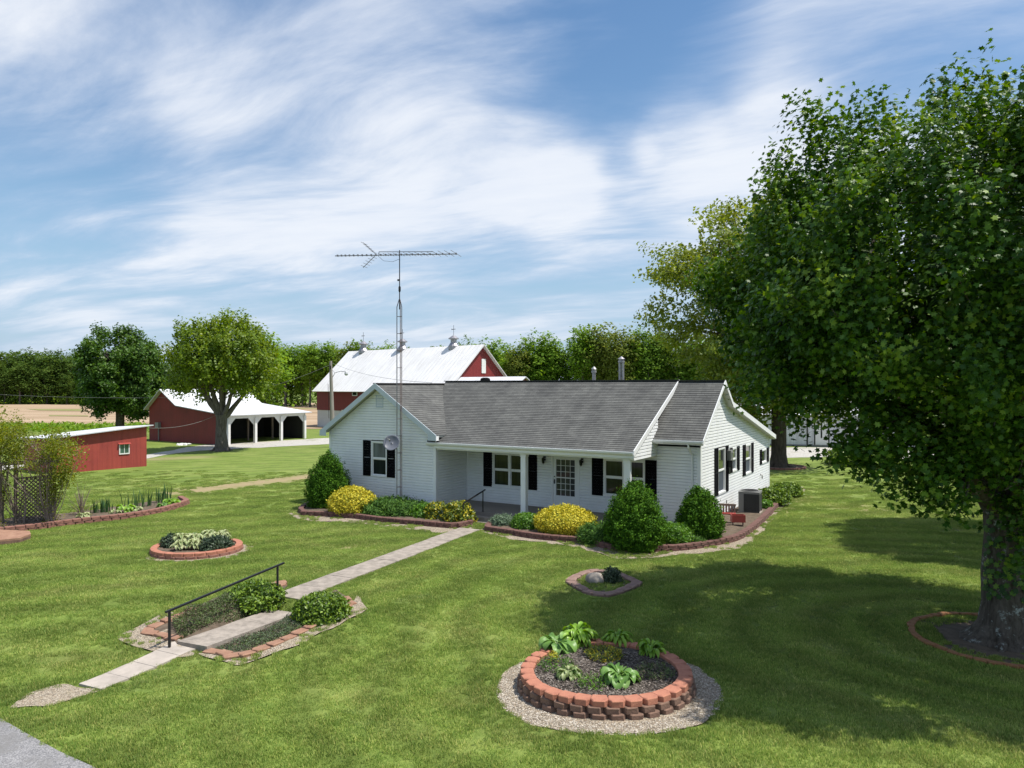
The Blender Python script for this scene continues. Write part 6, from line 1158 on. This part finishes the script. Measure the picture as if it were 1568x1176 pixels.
shrub('dark_juniper', 0, 0, .46, .36, 'dome', 'darkjun', 3600, .07, 'dark green juniper at the right of the oval bed', world=(OCx+.68, OCy-.22, 0), lump=.25)
# long left bed plants
def blades(name, px, py, n, hgt, label, mat='iris', spread=.12):
    c = gp(px, py); t = thing(name, (c[0], c[1], c[2]+.12), 0, label, 'plant'); g = Geo()
    for i in range(n):
        a = random.uniform(0, 6.28); p = Vector((random.gauss(0, spread), random.gauss(0, spread), 0)); h = hgt*random.uniform(.5, 1.1); lean = random.uniform(.05, .3)*h; d = Vector((math.cos(a), math.sin(a), 0)); s = Vector((-d.y, d.x, 0))*.018; tip = p+d*lean+Vector((0, 0, h)); m = p+d*lean*.35+Vector((0, 0, h*.55)); g.add([p-s, p+s, m+s, m-s, tip], [(0, 1, 2, 3), (3, 2, 4)], random.random())
    obj('blades', g, MAT[mat], t); return t
for k, (px, py, n, hh, lb_) in enumerate(((148, 790, 26, .55, 'upright iris clump nearest the bare twiggy shrub in the long left bed'), (163, 788, 30, .60, 'dense iris clump left of the yellow-green hosta in the long left bed'), (205, 783, 14, .85, 'thin tall iris tuft right of the yellow-green hosta'), (224, 780, 26, .85, 'tall iris clump in the middle right of the long left bed'), (246, 774, 20, .70, 'iris clump left behind the big hosta'), (256, 771, 16, .9, 'tallest iris blades behind the big hosta at the bed end'))): blades('iris', px, py, n, hh, lb_)
hosta(192, 787, 'hosta', 34, .30, 'yellow-green hosta in the middle of the long left bed', .12); hosta(263, 777, 'hosta', 40, .32, 'large pale green hosta at the right end of the long left bed', .12, w=.7); hosta(250, 781, 'hostablue', 26, .22, 'small hosta in front of the large one at the bed end', .12)
hosta(210, 786, 'hostavar', 24, .18, 'small pale hosta right of the yellow-green one', .12, edge=.4); hosta(176, 790, 'hostavar', 22, .18, 'small whitish hosta left of the yellow-green one', .12, edge=.4); hosta(128, 797, 'hostavar', 24, .22, 'low whitish hosta under the bare twiggy shrub', .12, edge=.4)
c = gp(125, 793); t = thing('twiggy_shrub', c, 0, 'bare twiggy shrub between the vine arbor and the irises', 'shrub'); g = Geo()
for i in range(46): a = random.uniform(0, 6.28); r_ = random.uniform(.1, .75); h = random.uniform(.6, 1.5)*(1-r_*.3); g.tube([(0, 0, 0), (math.cos(a)*r_*.3, math.sin(a)*r_*.3, h*.5), (math.cos(a)*r_, math.sin(a)*r_, h)], [.012, .008, .003], 4)
obj('stems', g, MAT['oldwood'], t); g = Geo(); P = RNG.normal(size=(260, 3))*[.25, .25, .2]+[0, 0, .35]; leaves(g, P, sph(260), .05, 'diamond'); obj('foliage', g, MAT['vine'], t)
# boulder
c = gp(911, 891); g = Geo(); m, k = 12, 20; V = []
for i in range(m+1):
    for j in range(k):
        ph = PI*i/m; th = 2*PI*j/k; v = Vector((math.sin(ph)*math.cos(th), math.sin(ph)*math.sin(th), math.cos(ph))); s = 1+.16*n3(v.x*1.7, v.y*1.7, v.z*1.7, 8)+.05*n3(v.x*5, v.y*5, v.z*5, 9); V.append((v.x*.26*s, v.y*.22*s, max(-.05, v.z*.22*s+.03)))
g.add(V, [(i*k+j, (i+1)*k+j, (i+1)*k+(j+1) % k, i*k+(j+1) % k) for i in range(m) for j in range(k)]); obj('boulder', g, MAT['rock'], label='rounded grey-tan boulder inside the flat stone ring', cat='boulder', loc=c, smooth=True)
# ---------------- air conditioner and yard ornaments ----------------
c = hw(.75, vf(1147, .7), 0); ac = thing('air_conditioner', (c[0], c[1], .14), -TH+.1, 'dark grey air conditioning unit against the right wall of the house', 'air conditioner'); s = .40; hh = .82
g = Geo(); g.box(-s-.05, s+.05, -s-.05, s+.05, -.06, .0); obj('base_pad', g, MAT['concrete'], ac)
g = Geo(); g.box(-s+.03, s-.03, -s+.03, s-.03, .05, hh-.08); obj('coil', g, MAT['acdark'], ac)
g = Geo()
for i in range(20): z = .07+i*.034; g.box(-s, s, -s, -s+.012, z, z+.02); g.box(s-.012, s, -s+.012, s, z, z+.02); g.box(-s, -s+.012, -s+.012, s, z, z+.02)
for x in (-s, s-.03): g.box(x, x+.03, -s-.004, -s+.026, 0, hh-.08); g.box(x, x+.03, s-.026, s+.004, 0, hh-.08)
g.box(-s+.03, s-.03, -s-.003, -s+.01, .0, .05); obj('louvres', g, MAT['acdark'], ac)
g = Geo(); g.box(-s-.005, -s+.2, -s-.012, -s-.004, .0, hh-.08); g.box(-s+.02, -s+.1, -s-.016, -s-.0121, .35, .5); obj('service_panel', g, MAT['acgrey'], ac)
g = Geo(); V = [(-s-.01, -s-.01), (s+.01, -s-.01), (s+.01, s+.01), (-s-.01, s+.01)]; prism(g, V, hh-.08, hh); g.lathe((0, 0, hh), [(.36, 0), (.36, .03), (.31, .035), (.31, .001)], 24); tp = obj('top_cover', g, MAT['acgrey'], ac)
g = Geo(); g.lathe((0, 0, hh+.002), [(.31, 0), (.10, .03), (0, .035)], 24)
for r in np.linspace(.06, .30, 7): g.lathe((0, 0, hh+.035-.02*r/.3), [(r, 0), (r+.008, .01), (r+.012, 0)], 24)
for i in range(10): a = i*PI/5; g.bar((0, 0, hh+.045), (.31*math.cos(a), .31*math.sin(a), hh+.03), .006)
obj('fan_grille', g, MAT['iron'], ac)
c = hw(.62, vf(1113, .6), 0); t = thing('garden_bench', (c[0], c[1], .14), -TH+.2, 'small weathered slatted toy bench with red seat between corner spruce and air conditioner', 'bench')
g = Geo(); g.box(-.30, .30, .10, .16, .58, .66)
for i in range(6): g.box(-.28+i*.10, -.22+i*.10, .12, .15, .34, .58)
obj('backrest', g, MAT['oldwood'], t); g = Geo(); g.box(-.30, .30, -.18, .13, .30, .34); obj('seat', g, MAT['redpaint'], t)
for x in (-.26, .22):
    for y in (-.16, .08): g = Geo(); g.box(x, x+.05, y, y+.05, -.03, .30); obj('leg', g, MAT['oldwood' if x < 0 else 'whitemat'], t)
c = hw(1.12, vf(1129, 1.1), 0); t = thing('red_planter', (c[0], c[1], .14), -TH+.5, 'little red wooden planter box on legs in front of the air conditioner', 'planter')
g = Geo(); g.box(-.24, .24, -.15, -.13, .12, .38); g.box(-.24, .24, .13, .15, .12, .38); g.box(-.24, -.22, -.13, .13, .12, .38); g.box(.22, .24, -.13, .13, .12, .38); g.box(-.22, .22, -.13, .13, .13, .30); obj('box', g, MAT['redpaint'], t)
for x in (-.2, .16): g = Geo(); g.box(x, x+.04, -.02, .02, -.03, .119); obj('leg', g, MAT['oldwood'], t)
# ---------------- vine arbor ----------------
a = Vector(gp(24, 806)); b = Vector(gp(84, 799)); d = (b-a).normalized(); nrm_ = Vector((-d.y, d.x, 0)); ar = thing('arbor', a, math.atan2(d.y, d.x), 'old brown lattice arbor smothered in vines at the left edge', 'arbor'); wA = (b-a).length
def lattice(x0, x1, y, z0, z1):
    g = Geo(); st = .10; w_ = x1-x0; h_ = z1-z0
    for s in (1, -1):
        k = -h_
        while k < w_:
            p0 = max(0, k); p1 = min(w_, k+h_)
            if p1-p0 > .05:
                za, zb2 = z0+(p0-k), z0+(p1-k)
                if s > 0: g.bar((x0+p0, y, za), (x0+p1, y, zb2), .042, .008, up=(0, 1, 0))
                else: g.bar((x1-p0, y+.009, za), (x1-p1, y+.009, zb2), .042, .008, up=(0, 1, 0))
            k += st*1.414
    g.bar((x0, y, z0), (x0, y, z1), .04); g.bar((x1, y, z0), (x1, y, z1), .04); g.bar((x0, y, z1), (x1, y, z1), .05); g.bar((x0, y, z0+.02), (x1, y, z0+.02), .04); return g
obj('lattice_panel', lattice(0, wA, 0, .05, 1.78), MAT['lattice'], ar); obj('lattice_panel', lattice(-1.75, -.45, .1, .05, 1.78), MAT['lattice'], ar)
for x, y in ((0, .0), (wA, .0), (-.45, .1), (-1.75, .1)): g = Geo(); g.bar((x, y+.05, -.1), (x, y+.05, 2.3), .09); obj('post', g, MAT['lattice'], ar)
g = Geo(); g.bar((-1.9, .08, 2.32), (wA+.2, .08, 2.32), .06, .09); g.bar((-1.9, .5, 2.32), (wA+.2, .5, 2.32), .06, .09); obj('top_beam', g, MAT['lattice'], ar)
vt = thing('climbing_vine', a, 0, 'wild green vine spilling over the lattice arbor at far left', 'vine'); ctr = []
def vb(px, py, sx, sy, n, Y=28.0):
    for _ in range(n): q = at(px+random.gauss(0, sx), py+random.gauss(0, sy), Y+random.gauss(0, .45)); ctr.append((q[0]-a.x, q[1]-a.y, q[2]-a.z))
vb(15, 680, 24, 14, 56); vb(84, 688, 14, 13, 40); vb(30, 657, 18, 6, 8); vb(-10, 665, 18, 18, 40); vb(96, 722, 8, 12, 30, 28.2); vb(76, 760, 6, 20, 20, 28.2); vb(2, 750, 3, 25, 20, 28); vb(118, 700, 7, 8, 3, 28); vb(45, 715, 14, 8, 10, 27.8)
ctr = np.array(ctr); ctr[:, 2] = np.maximum(ctr[:, 2], .1); g = Geo(); leafy(g, ctr, sph(len(ctr)), 60, (.19, .19, .17), .085, 'diamond', .5, .3); obj('foliage', g, MAT['vine'], vt)
g = Geo()
for k in range(60):
    q = ctr[random.randrange(len(ctr))]; x0 = min(max(q[0], 0.0), wA) if random.random() < .7 else wA*.95; limb(g, (x0, .1, random.choice((0, .3, 1.7, 2.3))), tuple(q), .018, .004, .25, 4, 4, k)
for x0 in (.2, wA-.1, wA+.05, -.5, -1.2): limb(g, (x0, .1, -.05), (x0+random.uniform(-.3, .3), .1, 2.5), .045, .02, .1, 6, 6, int(x0*10)+50)
obj('stems', g, MAT['oldwood'], vt)
# ---------------- lawn grass near the camera ----------------
def blade_patch(n, S_, w):
    g = Geo(); P = RNG.uniform(-S_/2, S_/2, (n, 2)); a = RNG.uniform(0, 2*PI, n); h = RNG.uniform(.022, .055, n); le = RNG.uniform(.1, .9, n)*h; d = np.stack([np.cos(a), np.sin(a)], -1); s = np.stack([-d[:, 1], d[:, 0]], -1)*w
    V = np.zeros((n, 3, 3)); V[:, 0, :2] = P-s; V[:, 1, :2] = P+s; V[:, 2, :2] = P+d*le[:, None]; V[:, 2, 2] = h; return g.add(V.reshape(-1, 3), np.arange(n*3).reshape(n, 3), np.repeat(RNG.random(n), 3))
def spread_grass(name, label, P, sc, lift, patch):
    me = bpy.data.meshes.new(name); me.vertices.add(len(P)); me.vertices.foreach_set('co', np.stack([P[:, 0], P[:, 1], T(P[:, 0], P[:, 1])+.004+lift], -1).astype(np.float32).ravel())
    at_ = me.attributes.new('sc', 'FLOAT', 'POINT'); at_.data.foreach_set('value', sc.astype(np.float32)); o = bpy.data.objects.new(name, me); COL.objects.link(o); meta(o, label, 'grass', kind='stuff')
    ng = bpy.data.node_groups.new(name, 'GeometryNodeTree'); ng.interface.new_socket('Geometry', in_out='INPUT', socket_type='NodeSocketGeometry'); ng.interface.new_socket('Geometry', in_out='OUTPUT', socket_type='NodeSocketGeometry')
    N = ng.nodes.new; L = ng.links.new; gi = N('NodeGroupInput'); go = N('NodeGroupOutput'); ip = N('GeometryNodeInstanceOnPoints'); oi = N('GeometryNodeObjectInfo'); oi.inputs[0].default_value = patch; oi.transform_space = 'ORIGINAL'
    rv = N('FunctionNodeRandomValue'); rv.data_type = 'FLOAT_VECTOR'; rv.inputs[0].default_value = (-.03, -.03, 0); rv.inputs[1].default_value = (.03, .03, 6.28); na = N('GeometryNodeInputNamedAttribute'); na.data_type = 'FLOAT'; na.inputs[0].default_value = 'sc'
    L(gi.outputs[0], ip.inputs['Points']); L(oi.outputs['Geometry'], ip.inputs['Instance']); L(rv.outputs[0], ip.inputs['Rotation']); L(na.outputs[0], ip.inputs['Scale']); L(ip.outputs[0], go.inputs[0])
    o.modifiers.new('grass', 'NODES').node_group = ng
def grass():
    patch = obj('grass_patch', blade_patch(640, .52, .0065), MAT['blade'], kind='stuff', label='small patch of mown grass on the front lawn', cat='grass', loc=gp(700, 1080))
    tuft = obj('grass_tuft', blade_patch(46, .13, .0055), MAT['blade'], kind='stuff', label='little tuft of grass at the edge of the front lawn', cat='grass', loc=gp(690, 1090))
    ex = [[tuple(q[:2]) for q in poly] for poly in EXC]; st_p = [[tuple(q[:2]) for q in poly] for poly in STRIP]
    def free(P, polys):
        k = np.ones(len(P), bool)
        for poly in polys: k &= ~inpoly(P, poly)
        u = (P-np.array(HO)); ul = u[:, 0]*CU-u[:, 1]*SU; vl = u[:, 0]*SU+u[:, 1]*CU; return k & ~((ul > -16.2) & (ul < .1) & (vl > -2.3) & (vl < 11.2))
    pts = []; st = .40; ys = np.arange(8.6, 46, st)
    for y in ys:
        xs = np.arange(-.72*y-1.2, .72*y+1.2, st); pts.append(np.stack([xs+RNG.uniform(-.13, .13, len(xs)), np.full(len(xs), y)+RNG.uniform(-.13, .13, len(xs))], -1))
    P = np.concatenate(pts); keep = RNG.random(len(P)) < np.clip(1.25-(P[:, 1]-24)/20, 0, 1); P = P[keep]; dm = np.full(len(P), 9.)
    for poly in ex+st_p:
        x = np.array(poly); near = ((P > x.min(0)-.6) & (P < x.max(0)+.6)).all(1)
        if not near.any(): continue
        idx = np.where(near)[0]; Q = P[idx]; dd = np.full(len(Q), 9.)
        for i in range(len(poly)):
            aa, bb_ = np.array(poly[i-1]), np.array(poly[i]); v = bb_-aa; L2 = max(v@v, 1e-9); tt = np.clip(((Q-aa)@v)/L2, 0, 1); dd = np.minimum(dd, np.hypot(*(Q-aa-tt[:, None]*v).T))
        dm[idx] = np.minimum(dm[idx], dd)
    ok = free(P, ex+st_p); full = ok & (dm > .34); B = P[~full & (dm < .75)]
    spread_grass('lawn_grass', 'short mown grass covering the lawn round the house and beds', P[full], RNG.uniform(.9, 1.1, full.sum()), np.zeros(full.sum()), patch)
    # borders: many little tufts that stop just short of, or lean over, each edge
    E = (B[:, None, :]+RNG.uniform(-.34, .34, (len(B), 26, 2))).reshape(-1, 2); E = E[(E[:, 1] < 34) | (RNG.random(len(E)) < .5)]; E = E[free(E, ex+st_p)]
    ins = []; lf = []
    for q in st_p:
        A_ = np.array(q); n_ = int(np.prod(A_.max(0)-A_.min(0))*75); B_ = RNG.uniform(A_.min(0), A_.max(0), (n_, 2)); B_ = B_[inpoly(B_, q)]
        B_ = B_[vnoise(np.stack([B_[:, 0]*1.9, B_[:, 1]*1.9, 0*B_[:, 0]], -1), 6) > .02]; B_ = B_[free(B_, ex)]; ins.append(B_)
    I_ = np.concatenate(ins); K = np.array(INNER); B_ = RNG.uniform(K.min(0), K.max(0), (420, 2)); B_ = B_[inpoly(B_, [((x-KC[0])*.72+KC[0], (y-KC[1])*.72+KC[1]) for x, y in INNER])]
    A = np.concatenate([E, I_, B_]); lift = np.concatenate([np.zeros(len(E)), np.full(len(I_), .026), np.full(len(B_), .01)])
    spread_grass('border_grass', 'fringe of grass tufts along the beds, walks and gravel edges', A, RNG.uniform(.8, 1.25, len(A)), lift, tuft)
grass()
